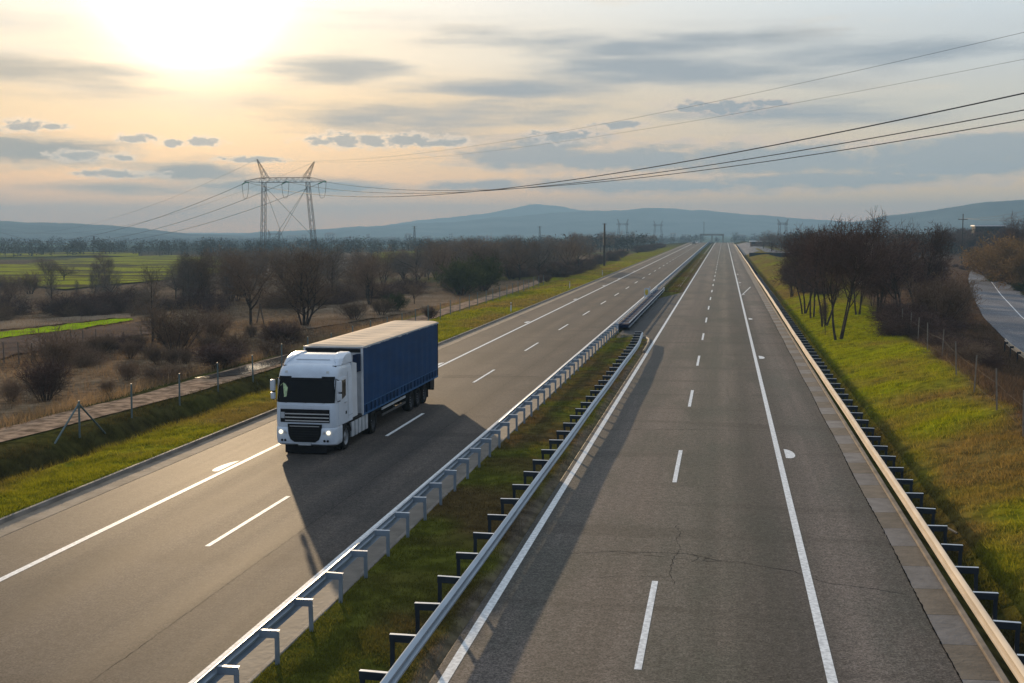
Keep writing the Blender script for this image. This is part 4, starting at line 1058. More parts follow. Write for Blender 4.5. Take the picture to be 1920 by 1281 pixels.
def plant(seed, P):
    R = random.Random(seed); limbs, twigs, tips = [], [], []
    def rv(): return Vector((R.gauss(0, 1), R.gauss(0, 1), R.gauss(0, 1)))
    def branch(p, d, L, r, lvl):
        n = P['seg'][lvl]; pts = []; tp = P['taper'][lvl]
        for i in range(n):
            d = (d + rv()*P['wob'][lvl] + UP*P['up'][lvl]).normalized(); q = p + d*(L/n)
            if q.z < .05: q.z = .05 + abs(R.gauss(0, .05))
            a, b = r*(1-(1-tp)*i/n), r*(1-(1-tp)*(i+1)/n)
            (limbs if lvl <= P['tl'] else twigs).append((tuple(p), tuple(q), max(a, P['rmin']), max(b, P['rmin']*.8))); pts.append((p, q, d, b)); p = q
        tips.append(tuple(p))
        if lvl >= P['max']: return
        k = P['kids'][lvl]; st = P['start'][lvl]; az = R.uniform(0, 6.28)
        for j in range(k):
            t = st + (1-st)*(j + R.uniform(.1, .9))/k; i = min(n-1, int(t*n)); p0, q0, d0, rr_ = pts[i]
            pos = p0.lerp(q0, t*n - i); az += 2.4 + R.uniform(-.6, .6); ang = rad(P['ang'][lvl] + R.uniform(-14, 14))
            o = d0.orthogonal().normalized(); o = Matrix.Rotation(az, 3, d0) @ o
            cd = d0*math.cos(ang) + o*math.sin(ang)
            branch(pos, cd, P['len'][lvl+1]*(1 - P['fall'][lvl]*abs(t-.55)*1.4)*R.uniform(.65, 1.15), min(rr_*.75, P['rad'][lvl+1]), lvl+1)
    for s_ in range(P['stems']):
        a = R.uniform(0, 6.28); le = rad(R.uniform(*P['lean'])); rb = P['spread']*math.sqrt(R.random())
        a2 = a + R.uniform(-.5, .5) 
        branch(Vector((rb*math.cos(a2), rb*math.sin(a2), -.15)), Vector((math.sin(le)*math.cos(a), math.sin(le)*math.sin(a), math.cos(le))), P['len'][0]*R.uniform(*P['lr']), P['rad'][0]*R.uniform(.7, 1.1), 0)
    return limbs, twigs, tips
KIND = {
 'dome': dict(stems=1, lean=(0, 6), spread=0, lr=(.9, 1.1), len=[3.6, 4.4, 2.5, 1.35, .75], rad=[.20, .10, .05, .024, .014], seg=[5, 6, 4, 3, 2], wob=[.05, .12, .16, .2, .22], up=[.05, .05, .04, .03, .03], taper=[.6, .3, .3, .35, .5], kids=[8, 8, 7, 5], start=[.45, .25, .15, .1], ang=[48, 46, 46, 42], fall=[.2, .5, .5, .5], max=4, tl=1, rmin=.0095),
 'multi': dict(stems=5, lean=(8, 30), spread=.25, lr=(.8, 1.1), len=[5.2, 2.8, 1.6, .95, .6], rad=[.12, .06, .03, .018, .013], seg=[7, 5, 4, 3, 2], wob=[.07, .13, .16, .2, .2], up=[.06, .07, .05, .03, .03], taper=[.25, .3, .3, .4, .5], kids=[9, 6, 5, 2], start=[.22, .2, .15, .1], ang=[40, 42, 44, 42], fall=[.5, .5, .5, .5], max=4, tl=1, rmin=.009),
 'upright': dict(stems=1, lean=(0, 4), spread=0, lr=(.95, 1.05), len=[8.6, 2.5, 1.4, .8], rad=[.15, .05, .024, .014], seg=[9, 5, 3, 2], wob=[.04, .1, .16, .2], up=[.03, .12, .08, .04], taper=[.15, .3, .35, .5], kids=[34, 9, 5], start=[.14, .15, .1], ang=[48, 40, 42], fall=[.75, .5, .5], max=3, tl=0, rmin=.0095),
 'shrub': dict(stems=16, lean=(5, 38), spread=.3, lr=(.7, 1.1), len=[2.5, 1.1, .6, .38], rad=[.032, .016, .011, .009], seg=[6, 4, 3, 2], wob=[.07, .14, .2, .2], up=[.04, .08, .05, .02], taper=[.35, .4, .5, .6], kids=[8, 5, 3], start=[.2, .2, .1], ang=[34, 38, 40], fall=[.4, .4, .4], max=3, tl=0, rmin=.0085),
 'mound': dict(stems=46, lean=(20, 78), spread=.45, lr=(.6, 1.2), len=[2.1, .9, .5], rad=[.016, .011, .009], seg=[6, 4, 2], wob=[.14, .2, .25], up=[.02, -.02, .0], taper=[.5, .5, .6], kids=[8, 5], start=[.15, .1], ang=[45, 45], fall=[.3, .3], max=2, tl=0, rmin=.0085),
}
PROTO = {}
def proto(kind, seed, twig, leaf=None, **kw):
    key = (kind, seed, twig)
    P = dict(KIND[kind]); P.update(kw)
    l, t, tips = plant(seed, P)
    lv_ = None
    tt = np.array(tips)
    h = float(np.percentile(tt[:, 2], 99.3))
    if leaf:
        n, sz = leaf; TT = np.array([s[1] for s in t]); c = TT[RNG.integers(0, len(TT), n)] + RNG.normal(size=(n, 3))*.05
        lv_ = np.concatenate([c, RNG.uniform(sz*.6, sz*1.3, (n, 1))], 1)
    name = {'dome': 'bare_tree', 'multi': 'bare_tree', 'upright': 'bare_tree', 'shrub': 'shrub', 'mound': 'bramble_bush'}[kind]
    root = bpy.data.objects.new(name, None); root.empty_display_size = .3
    tr = seg_mesh('trunk' if kind in ('dome', 'multi', 'upright') else 'stems', l, 5, M['bark'], root); cr = seg_mesh('crown', t, 3, M[twig], root, lv_)
    for o in (tr, cr): COL.objects.unlink(o)
    return dict(root=root, tr=tr, cr=cr, h=h)
def put(pr, x, y, h, label, cat, group=None, rz=None, wide=1., dz=0.):
    r = pr['root'].copy(); COL.objects.link(r); s = h/pr['h']
    r.location = (x, y, T(x, y) - .05 + dz); r.rotation_euler = (random.uniform(-.05, .05), random.uniform(-.05, .05), random.uniform(0, 6.28) if rz is None else rz); r.scale = (s*wide, s*wide, s)
    for o in (pr['tr'], pr['cr']):
        c = o.copy(); COL.objects.link(c); c.parent = r
    tag(r, label, cat, group); return r
dome = [proto('dome', s, 'twig') for s in (1, 2, 3)]
domeg = [proto('dome', s, 'twig_grey') for s in (4, 5)]
multi = [proto('multi', s, 'twig') for s in (11, 12, 13)]
upr = [proto('upright', s, 'twig_grey') for s in (21, 22)]
shr = [proto('shrub', s, 'twig', leaf=(500, .035)) for s in (31, 32, 33)]
shr_r = [proto('shrub', 34, 'twig_red', leaf=(1500, .035), stems=26)]
mnd = [proto('mound', s, 'twig', leaf=(1600, .04)) for s in (41, 42)]
mnd_r = [proto('mound', s, 'twig_red', leaf=(3200, .045), stems=60) for s in (43, 44)]
shr_t = [proto('shrub', 51, 'twig_tan', leaf=(5200, .06), stems=26, lean=(5, 55)), proto('shrub', 52, 'twig_tan', leaf=(4200, .055), stems=22, lean=(5, 50))]
shr_g = [proto('shrub', 53, 'twig_green', leaf=(4200, .055), stems=22, lean=(5, 55))]
right_t = [proto('multi', s, 'twig_red', leaf=(900, .035), stems=n, kids=[9, 7, 6, 3], wob=[.09, .16, .18, .2, .22], rmin=.011, lean=le, len=[6.0, 3.2, 1.8, 1.0, .6], start=[.38, .2, .15, .1]) for s, n, le in ((61, 3, (3, 16)), (62, 3, (4, 20)), (63, 2, (2, 14)))]

def one(prs, u, vb, vt, label, cat='tree', group=None, wide=1.):
    x, y, z = gp(u, vb); h = at_y(u, vt, y)[2] - z
    return put(random.choice(prs), x, y, max(.4, h), label, cat, group, wide=wide)
# individual plants that stand out left of the motorway
one(multi, 572, 612, 466, 'broad many-stemmed bare tree directly behind the truck cab roof', wide=1.25)
one(dome, 470, 609, 468, 'dark bare tree with a single trunk beside the A-shaped poles')
one(upr, 287, 640, 496, 'tall slim bare tree standing left of the two vase-shaped shrubs', wide=1.1)
one(upr, 344, 575, 470, 'slim upright bare tree with two spires behind the vase-shaped shrubs')
one(upr, 356, 578, 482, 'second slim bare tree just right of the two-spired one')
one(shr, 330, 668, 566, 'tall vase-shaped shrub between field and fence, left one of the pair', 'shrub', wide=.95)
one(shr, 394, 650, 571, 'tall vase-shaped shrub between field and fence, right one of the pair', 'shrub', wide=.95)
one(shr_r, 408, 690, 640, 'low dark reddish bush in front of the right vase-shaped shrub', 'bush', wide=1.9)
one(shr, 437, 682, 620, 'thin pale shrub behind the fence near the puddle', 'shrub')
one(shr, 98, 705, 612, 'tall tangled shrub above the strutted fence post', 'shrub', wide=1.0)
one(shr_r, 84, 752, 672, 'dark tangled bush with pale seed heads above the strutted fence post', 'bush', wide=1.1)
one(mnd, 545, 645, 604, 'low brown bush just left of the truck deflector', 'bush')
one(shr_r, 530, 648, 600, 'dark reddish shrub touching the left side of the truck roof', 'shrub', wide=1.4)
one(dome, 777, 571, 528, 'small round bare tree beside the gravel track behind the trailer')
one(shr, 664, 600, 563, 'spreading leafless shrub left of the trailer roof', 'shrub', wide=1.6)
one(shr, 715, 592, 556, 'grey leafless shrub above the trailer roof', 'shrub', wide=1.2)
one(shr_g, 742, 585, 548, 'olive thin shrub by the clearing edge', 'shrub')
one(shr_r, 808, 598, 574, 'small dark bush overgrowing the fence behind the trailer', 'bush', wide=1.2)
one(shr_r, 1013, 531, 514, 'brown bush on the verge at the far end of the gravel track, left of two', 'bush', wide=.9)
one(shr_r, 1026, 529, 515, 'brown bush on the verge at the far end of the gravel track, right of two', 'bush', wide=1.2)
one(dome, 1062, 512, 436, 'large round-crowned bare tree at the verge left of the roadside mast')
one(dome, 1084, 508, 442, 'round-crowned bare tree directly left of the roadside mast')
one(domeg, 595, 560, 456, 'wide dome-shaped bare tree at the right foot of the big pylon', wide=1.0)
one(domeg, 440, 520, 462, 'wide bare tree left of the big pylon, by the green meadow', wide=1.2)
one(dome, 120, 527, 493, 'flat-topped dark tree standing in the green meadow', wide=1.5)
one(dome, 185, 522, 490, 'small round bare tree in the green meadow right of the flat-topped one', wide=1.2)
one(upr, 98, 570, 492, 'thin bare tree before the green meadow, near the left edge', wide=1.3)
one(dome, 765, 508, 470, 'dark evergreen-like tree above the trailer, in front of the small meadow')
one(shr_g, 905, 545, 478, 'olive-tinged tall shrub in the wood by the track', 'shrub', wide=.9)
one(shr_g, 865, 553, 486, 'olive-tinged shrub in the wood left of the tall olive one', 'shrub', wide=1.1)
# hedges and woods left: repeats nothing tells apart
def scatter(n, prs, fn, hr, label, cat, group, wide=(.9, 1.2)):
    for i in range(n):
        x, y = fn()
        while -29.5 < x < -6 or -6 < x < 6.5: x, y = fn()
        put(random.choice(prs), x, y, random.uniform(*hr), label, cat, group, wide=random.uniform(*wide))
def along(pix, jit):
    P = pxs(pix); s = np.concatenate([[0], np.cumsum([math.hypot(b[0]-a[0], b[1]-a[1]) for a, b in zip(P[:-1], P[1:])])])
    def fn():
        t = random.random()*s[-1]; x = np.interp(t, s, [p[0] for p in P]); y = np.interp(t, s, [p[1] for p in P]); return x + random.gauss(0, jit), y + random.gauss(0, jit)
    return fn
random.seed(21)
scatter(20, mnd_r + mnd, along([(-40, 602), (100, 594), (200, 588), (330, 580)], 4), (1.6, 3.0), 'dark bramble bush in the hedge above the vivid green strip', 'bush', 'bramble bushes of the dark hedge', (1.0, 1.5))
scatter(6, multi + dome, along([(-40, 590), (60, 585), (200, 575), (320, 566)], 5), (2.5, 4.5), 'bare brown tree in the dark hedge above the vivid green strip', 'tree', 'bare trees of the dark hedge')
scatter(9, upr + shr, along([(-20, 560), (120, 548), (300, 540)], 6), (2.5, 5), 'thin bare tree between the dark hedge and the green meadow', 'tree', 'thin trees before the meadow')
scatter(18, multi + upr + domeg, along([(215, 560), (330, 555), (420, 560), (520, 575)], 10), (4, 7.6), 'bare brown tree in the wood left of the big pylon', 'tree', 'trees of the wood by the pylon')
scatter(14, dome + domeg + multi, along([(300, 515), (450, 520), (560, 530), (640, 520)], 16), (4, 7.8), 'hazy bare tree in the wood around the pylon feet', 'tree', 'trees around the pylon feet')
scatter(16, mnd + mnd_r, along([(560, 575), (640, 560), (740, 553), (840, 545)], 4), (1.4, 2.6), 'low dark bush along the edge of the tan clearing', 'bush', 'bushes edging the tan clearing', (1.2, 1.8))
scatter(18, dome + domeg + multi, along([(640, 540), (740, 535), (860, 535), (960, 528), (1010, 515)], 11), (4, 8), 'bare tree in the wood behind the gravel track', 'tree', 'trees of the wood behind the track')
scatter(20, mnd_r + shr_r + shr, along([(820, 548), (900, 540), (1000, 520), (1100, 497)], 3), (1.6, 3.2), 'dark undergrowth bush at the wood edge by the track', 'bush', 'bushes at the wood edge', (1.1, 1.6))
def far_left():
    y = 200*math.exp(random.random()*1.5); x = -31 - abs(random.gauss(0, 1))*26 - random.random()*18 - y*.008; return x, y
scatter(62, dome + domeg + multi, far_left, (5.5, 8.8), 'bare tree in the long dark wood left of the far carriageway', 'tree', 'trees of the long wood', (1.0, 1.35))
scatter(26, mnd_r + shr_r, lambda: (lambda y: (-28.5 - random.random()*4, y))(220*math.exp(random.random()*1.0)), (1.6, 3.0), 'dark bush at the foot of the long wood beside the far verge', 'bush', 'bushes of the long wood', (1.2, 1.7))
scatter(14, shr + mnd, along([(250, 668), (330, 690), (400, 660), (470, 655), (300, 640)], 5), (.9, 1.8), 'small dry shrub on the waste ground behind the fence', 'shrub', 'dry shrubs on the waste ground')
scatter(14, shr + mnd_r, along([(120, 668), (200, 660), (290, 640)], 2), (.9, 1.6), 'dry thorny bush in the row below the ploughed field', 'bush', 'thorny bushes below the ploughed field')
scatter(10, shr + mnd, along([(20, 745), (60, 770), (200, 720), (330, 690)], 4), (.7, 1.4), 'dry weed clump between the row of stakes and the track', 'shrub', 'dry weed clumps')
# the dark trees on the right bank
random.seed(5)
one([right_t[0]], 1572, 637, 404, 'dark twin-trunked bare tree standing foremost on the right bank', wide=.85)
one([right_t[1]], 1545, 612, 420, 'slanting dark bare tree directly left of the twin-trunked one', wide=.75)
one([right_t[2]], 1522, 596, 428, 'dark bare tree second from the right guardrail on the bank', wide=.75)
one([right_t[1]], 1507, 588, 440, 'dark bare tree closest to the right guardrail', wide=.8)
one([right_t[0]], 1608, 590, 410, 'dark bare tree behind the twin-trunked one, hiding the hut', wide=.75)
one([right_t[2]], 1690, 600, 432, 'tall dark bare tree in the thicket right of the twin-trunked tree', wide=1.1)
one([right_t[1]], 1722, 590, 418, 'tall dark bare tree in the thicket nearest the side road', wide=.8)
one([right_t[0]], 1655, 580, 462, 'dark bare tree in the thicket, midway between bank and side road', wide=.9)
one([shr[0]], 1785, 615, 508, 'thin many-stemmed shrub leaning over the side road edge', 'shrub', wide=.9)
one([shr[1]], 1760, 622, 520, 'many-stemmed dark shrub left of the one leaning over the side road', 'shrub')
one([right_t[2]], 1548, 628, 560, 'slender sapling left of the foremost twin trunk', wide=.4)
def quadr(a, b, c, d):
    A = [gp(*p)[:2] for p in (a, b, c, d)]
    def fn():
        s, t = random.random(), random.random()
        return tuple((A[0][i]*(1-s) + A[1][i]*s)*(1-t) + (A[3][i]*(1-s) + A[2][i]*s)*t for i in (0, 1))
    return fn
scatter(12, right_t, quadr((1625, 585), (1745, 600), (1760, 530), (1640, 520)), (2.8, 6.2), 'dark bare tree in the thicket between bank and side road', 'tree', 'thicket trees on the right', (.8, 1.1))
scatter(13, mnd_r, quadr((1660, 640), (1770, 640), (1790, 590), (1650, 590)), (1.2, 2.3), 'dark thorny bush under the thicket trees', 'bush', 'bushes under the thicket', (1.0, 1.5))
scatter(10, mnd_r + mnd, quadr((1745, 670), (1850, 690), (1835, 640), (1740, 640)), (.8, 1.5), 'low brown bramble between the bank fence and the side road', 'bush', 'brambles beside the side road', (1.0, 1.6))
scatter(4, right_t, quadr((1480, 560), (1540, 560), (1530, 530), (1475, 530)), (2.8, 6.0), 'dark bare tree in the row behind the foremost bank trees', 'tree', 'row of bank trees', (.8, 1.0))
scatter(7, mnd_r, quadr((1495, 545), (1550, 560), (1550, 530), (1490, 520)), (1.2, 2.2), 'dark bush at the foot of the row of bank trees', 'bush', 'bushes of the bank row', (1.0, 1.5))
one(domeg, 1447, 473, 432, 'bare tree at the end of the lay-by wall, its trunks dark', wide=1.2)
one(dome, 1432, 468, 438, 'bare tree behind the lay-by, left of its twin at the wall')
scatter(30, dome + domeg, quadr((1470, 478), (1660, 480), (1640, 462), (1440, 462)), (5, 8), 'bare tree in the wood beyond the lay-by', 'tree', 'trees beyond the lay-by', (1.0, 1.3))
scatter(26, dome + domeg, quadr((1680, 478), (1940, 478), (1960, 455), (1680, 458)), (6, 9.5), 'grey bare tree in the wood beyond the side road', 'tree', 'trees beyond the side road', (1.0, 1.3))
for i, (u, vb, vt, w) in enumerate([(1872, 528, 445, 1.2), (1905, 535, 450, 1.1), (1935, 545, 460, 1.2), (1852, 516, 458, 1.1)]):
    one(shr_t, u, vb, vt, ['russet leafy bush beyond the side road, in the middle of its row', 'russet leafy bush beyond the side road at the right edge', 'russet leafy bush beyond the side road, half out of the picture', 'smallest russet leafy bush at the left end of the row beyond the side road'][i], 'bush', wide=w)
one(right_t, 1915, 512, 402, 'dark bare tree towering over the russet bushes at the right edge', wide=1.0)
scatter(8, shr_g, quadr((1850, 530), (1935, 565), (1945, 545), (1860, 515)), (.8, 1.5), 'low yellow-green bush along the far edge of the side road', 'bush', 'yellow-green bushes by the side road', (1.2, 1.8))
one(shr_g, 1732, 468, 450, 'sunlit yellow-green bush beyond the thicket, near the wooden pole', 'bush', wide=2.)
scatter(6, mnd_r, quadr((1790, 505), (1835, 510), (1835, 495), (1790, 492)), (.8, 1.4), 'dark scrub bush at the bend of the side road', 'bush', 'scrub at the bend', (1.0, 1.5))

for i, u in enumerate((1800, 1822, 1838, 1852, 1866, 1880, 1896)):
    one(shr_r, u, 474 + (i % 3)*3, 430 + (i*7) % 5 - 2, ['dark bushy tree in front of the white-roofed shed, by the wooden pole', 'dark bushy tree hiding the left gable of the white-roofed shed', 'small dark bushy tree below the left end of the bright white roof', 'dark bushy tree below the middle of the bright white roof', 'dark bushy tree below the right half of the bright white roof', 'dark bushy tree below the right end of the bright white roof', 'dark bushy tree between the white-roofed shed and the right edge'][i], wide=1.5)
# far woods that read as one mass
def far_mass(name, label, pts, hs, nq, size, mat):
    V = []
    for (x, y), h in zip(pts, hs):
        z = T(x, y); n = nq
        r = h*random.uniform(.38, .6); c = RNG.normal(size=(n, 3))*.46; c = c/np.maximum(1, np.linalg.norm(c, axis=1, keepdims=True))
        ctr = np.array([x, y, z + h*.56]) + c*np.array([r, r, h*.46])
        a = RNG.normal(size=(n, 3)); a /= np.linalg.norm(a, axis=1, keepdims=True); b = np.cross(a, RNG.normal(size=(n, 3))); b /= np.linalg.norm(b, axis=1, keepdims=True); s = RNG.uniform(.4, 1.2, (n, 1))*size
        V.append(np.stack([ctr - a*s, ctr - b*s*.5, ctr + a*s, ctr + b*s*.5], 1).reshape(-1, 3))
        t = .09*h/4; V.append(np.array([[x-t, y, z-.3], [x+t, y, z-.3], [x+t*.6, y, z+h*.6], [x-t*.6, y, z+h*.6], [x, y-t, z-.3], [x, y+t, z-.3], [x, y+t*.6, z+h*.6], [x, y-t*.6, z+h*.6]]))
    V = np.concatenate(V); tag(npmesh(name, V, np.arange(len(V)).reshape(-1, 4), M[mat]), label, 'wood', kind='stuff')
def belt(n, y0, y1, az0, az1, clump=0, rows=0):
    P = []
    if rows:
        R_ = [(random.uniform(math.log(y0), math.log(y1)), random.uniform(-.06, .06)) for _ in range(rows)]
    while len(P) < n:
        az = rad(random.uniform(az0, az1)); 
        if rows:
            q, sl = random.choice(R_); y = math.exp(q + sl*(az - rad((az0+az1)/2))*3) + random.gauss(0, 10)
        else: y = math.exp(random.uniform(math.log(y0), math.log(y1)))
        x = y*math.tan(az)
        if clump and vnoise(np.array(x), np.array(y), clump) < -.05: continue
        if -32 < x < 24 + (y > 600)*20: continue
        if abs(x - float(side_x(y))) < 9 and y < 480: continue
        P.append((x, y))
    return P
random.seed(9)
P = belt(620, 520, 1300, -36, -3.2, 0, 7); far_mass('far_wood', 'far rows of hazy bare trees across the left plain', P, [random.uniform(5, 8.5) for _ in P], 70, .55, 'farwood')
P = [(x + random.gauss(0, 6), random.uniform(1180, 1340)) for x in list(np.linspace(-95, -20, 40)) + list(np.linspace(6, 90, 40))]; far_mass('far_wood', 'dark clump of trees where the motorway vanishes', P, [random.uniform(6, 11) for _ in P], 80, .8, 'farwood')
P = belt(900, 1300, 2600, -36, -1.0, 0, 8); far_mass('far_wood', 'hazy tree belts below the hills and the town', P, [random.uniform(6, 10) for _ in P], 36, 1.0, 'farwood')
P = belt(420, 420, 1500, 2.6, 19, 0, 6); far_mass('far_wood', 'far woodland below the right hill', P, [random.uniform(5.5, 9) for _ in P], 70, .6, 'farwood')
P = belt(500, 1400, 2400, -.5, 19, 0, 5); far_mass('far_wood', 'hazy woodland at the foot of the right hill', P, [random.uniform(7, 11) for _ in P], 36, 1.0, 'farwood')

# ------------------------------------------------------------------ grass blades and dry stalks
def blades(name, label, xs, ys, h0, h1, cols, w, lean=.5, cat='grass'):
    n = len(xs); z = terrain(xs, ys) - .015; h = RNG.uniform(h0, h1, n); a = RNG.uniform(0, 2*PI, n); l = RNG.normal(0, lean, (n, 2))*h[:, None]
    ww = w*RNG.uniform(.6, 1.3, n)
    A = np.stack([xs - np.cos(a)*ww, ys - np.sin(a)*ww, z], -1); B = np.stack([xs + np.cos(a)*ww, ys + np.sin(a)*ww, z], -1); Cc = np.stack([xs + l[:, 0], ys + l[:, 1], z + h], -1)
    V = np.stack([A, B, Cc], 1).reshape(-1, 3)
    ci = cols*(1 + RNG.normal(0, .16, (n, 1))); ci = np.clip(ci, .004, .6); Cv = np.repeat(ci, 3, 0)
    Cv = Cv.reshape(n, 3, 3).reshape(-1, 3)
    return tag(npmesh(name, V, np.arange(3*n).reshape(-1, 3), M['blade'], col=Cv), label, cat, kind='stuff')
def samp(n, x0, x1, y0, y1, pw=2.0):
    u = RNG.random(n); y = ((y0**(1-pw))*(1-u) + (y1**(1-pw))*u)**(1/(1-pw)); return RNG.uniform(x0, x1, n), y
def clumpy(x, y, s, th):
    return (vnoise(x, y, s) + .6*vnoise(x, y, s*.3) + .5) > RNG.random(len(x))*th
x, y = samp(150000, -24.1, -21.25, 24, 110); k = clumpy(x, y, 1.2, .9); x, y = x[k], y[k]
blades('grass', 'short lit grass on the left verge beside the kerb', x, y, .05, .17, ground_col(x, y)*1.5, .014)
x, y = samp(70000, -28.1, -23.9, 28, 110); k = clumpy(x, y, 1.6, 1.0); x, y = x[k], y[k]
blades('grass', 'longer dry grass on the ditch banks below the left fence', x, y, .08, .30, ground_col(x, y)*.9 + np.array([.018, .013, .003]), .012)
x, y = samp(60000, -28, -20.6, 85, 330, 1.6); k = (x < -21.25) & clumpy(x, y, 2.5, 1.0); x, y = x[k], y[k]
blades('grass', 'tufty grass on the verge behind the trailer', x, y, .08, .26, ground_col(x, y)*1.45, .03)
x, y = samp(200000, -8.86, -5.55, 15, 100, 2.0); k = clumpy(x, y, .9, 1.0) & (x < -5.75 + RNG.normal(0, .08, len(x))); x, y = x[k], y[k]
blades('grass', 'short patchy grass on the median between the guardrails', x, y, .03, .11, ground_col(x, y)*1.4, .011)
x, y = samp(26000, -8.5, -5.5, 168, 420, 1.6)
blades('grass', 'grass on the far median', x, y, .08, .25, ground_col(x, y)*1.1, .05)
x, y = samp(240000, 6.3, 15, 22, 175, 1.9); k = clumpy(x, y, 1.4, 1.0); x, y = x[k], y[k]
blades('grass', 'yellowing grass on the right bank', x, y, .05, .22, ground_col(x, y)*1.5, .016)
x, y = samp(60000, 12, 26, 40, 140, 1.5); k = (x > np.interp(y, [40, 98, 140], [11.2, 13.6, 17.0])) & (np.abs(x - side_x(y)) > 3.6); x, y = x[k], y[k]
blades('dry_grass', 'brown dead grass between the bank fence and the side road', x, y, .15, .55, np.array([.105, .072, .046]) + 0*ground_col(x, y), .018, .45)
x = RNG.uniform(-90, -34, 150000); y = np.exp(RNG.uniform(math.log(42), math.log(170), 150000)); k = clumpy(x, y, 4.0, .9) & (x > -y*.72); x, y = x[k], y[k]
blades('dry_grass', 'dry brown weeds and stalks on the waste ground left of the track', x, y, .12, .60, ground_col(x, y)*.95 + np.array([.02, .012, .004])*RNG.random((len(x), 1))*2, .015, .4, 'weeds')
x, y = samp(9000, -33.6, -31, 40, 200, 1.4)
blades('dry_grass', 'pale dead stalks along the gravel track', x, y, .2, .7, np.array([.22, .15, .08]) + 0*ground_col(x, y), .015, .35, 'weeds')
# fallen litter: pale seed heads in the tangled bush

# ------------------------------------------------------------------ hills
def hill(name, label, D, pts, depth, seed, base=-22.):
    """a ridge D metres away whose skyline passes the given pixels; slopes fall towards and away from the camera"""
    A = [azel(*p) for p in pts]; az = np.linspace(A[0][0], A[-1][0], 260); el = np.interp(az, [a[0] for a in A], [a[1] for a in A])
    k = np.ones(9)/9; el = np.convolve(np.pad(el, 4, mode='edge'), k, 'valid')
    hz = HC + np.tan(np.radians(el))*D
    hz = hz + (vnoise(az*1.0, az*0+seed, .9)*5 + vnoise(az, az*0+seed, .3)*2.2 + vnoise(az, az*0+seed, .09)*1.5)*(D/4000)
    rows = np.linspace(-1, 1, 33); V = []
    for r in rows:
        d = D + r*depth*(1 if r < 0 else .6); sh = (1-abs(r))**1.25 if r < 0 else (1-r)**1.2
        x = d*np.sin(np.radians(az)); y = d*np.cos(np.radians(az)); rough = vnoise(x, y, 260)*26 + vnoise(x, y, 90)*9
        V.append(np.stack([x, y, base + (hz-base)*sh + rough*sh*(1-sh)*2.2], -1))
    V = np.stack(V); idx = np.arange(V.shape[0]*V.shape[1]).reshape(V.shape[:2])
    Fc = np.stack([idx[:-1, :-1], idx[:-1, 1:], idx[1:, 1:], idx[1:, :-1]], -1).reshape(-1, 4)
    tag(npmesh(name, V.reshape(-1, 3), Fc, M['hill'], smooth_=True), label, 'hills', kind='structure')
hill('hills', 'wooded blue ridge along the left horizon', 2900, [(-520, 420), (-200, 412), (-60, 412), (0, 415), (130, 419), (260, 427), (340, 436), (450, 443), (600, 452)], 900, 1)
hill('hills', 'pale highest mountain behind the middle range', 5200, [(560, 446), (735, 421), (830, 408), (900, 402), (950, 392), (1000, 383), (1050, 386), (1090, 394), (1200, 402), (1400, 425)], 700, 2)
hill('hills', 'long blue mountain range in the middle of the horizon', 4100, [(330, 444), (470, 436), (600, 430), (640, 426), (740, 422), (850, 415), (960, 405), (1060, 398), (1150, 394), (1250, 389), (1320, 396), (1400, 401), (1500, 409), (1600, 416), (1750, 430)], 900, 3)
hill('hills', 'dark blue hill rising at the right horizon', 2700, [(1480, 440), (1560, 424), (1640, 409), (1700, 401), (1760, 392), (1800, 386), (1840, 379), (1920, 374), (2050, 368), (2300, 372), (2500, 400)], 800, 4)

# ------------------------------------------------------------------ haze: one closed box of even air
HB = dict(x=6300, y0=-800, y1=6300, z0=-30, z1=126)
mb = MB().box(-HB['x'], HB['x'], HB['y0'], HB['y1'], HB['z0'], HB['z1'])
hm = bpy.data.materials.new('haze_air'); hm.use_nodes = True; nt = hm.node_tree
nt.nodes.remove(nt.nodes['Principled BSDF'])
pv = nt.nodes.new('ShaderNodeVolumePrincipled'); pv.inputs['Color'].default_value = (.29, .49, .70, 1); pv.inputs['Density'].default_value = 3.5e-4; pv.inputs['Anisotropy'].default_value = .15
nt.links.new(pv.outputs[0], nt.nodes['Material Output'].inputs['Volume'])
tag(mb.build('haze', hm), 'thin blue haze filling the valley air', 'haze', kind='stuff')

# ------------------------------------------------------------------ sky
wd = bpy.data.worlds.new('World'); sc.world = wd; wd.use_nodes = True
nt = wd.node_tree; t = NT(nt); bg = nt.nodes['Background']
dirv = t.n('ShaderNodeTexCoord').outputs['Generated']
sx = t.n('ShaderNodeSeparateXYZ', ins={0: dirv})
az = t.math('MULTIPLY', t.math('ARCTAN2', sx.outputs[0], sx.outputs[1]), 180/PI)
el = t.math('MULTIPLY', t.math('ARCSINE', sx.outputs[2]), 180/PI)
ae = t.n('ShaderNodeCombineXYZ', ins={0: az, 1: el, 2: 0.}).outputs[0]
dot = t.n('ShaderNodeVectorMath', operation='DOT_PRODUCT', ins={0: dirv, 1: tuple(SUND)}).outputs['Value']
sd = t.math('MULTIPLY', t.math('ARCCOSINE', t.math('MINIMUM', dot, .999999)), 180/PI)
def ramp(stops):
    r = t.n('ShaderNodeValToRGB', ins={0: t.math('DIVIDE', el, 90., clamp=True)}); r.color_ramp.interpolation = 'EASE'
    e = r.color_ramp.elements
    while len(e) < len(stops): e.new(.5)
    for i, (p, c) in enumerate(stops): e[i].position = p/90; e[i].color = tuple(c)+(1,)
    return r.outputs[0]
warm = ramp([(0, (1.7, .72, .20)), (1.5, (1.35, .68, .27)), (3.2, (1.0, .62, .33)), (5.5, (.86, .63, .40)), (8, (.92, .81, .66)), (11, (1.0, .97, .90)), (25, (.66, .72, .8)), (90, (.46, .55, .68))])
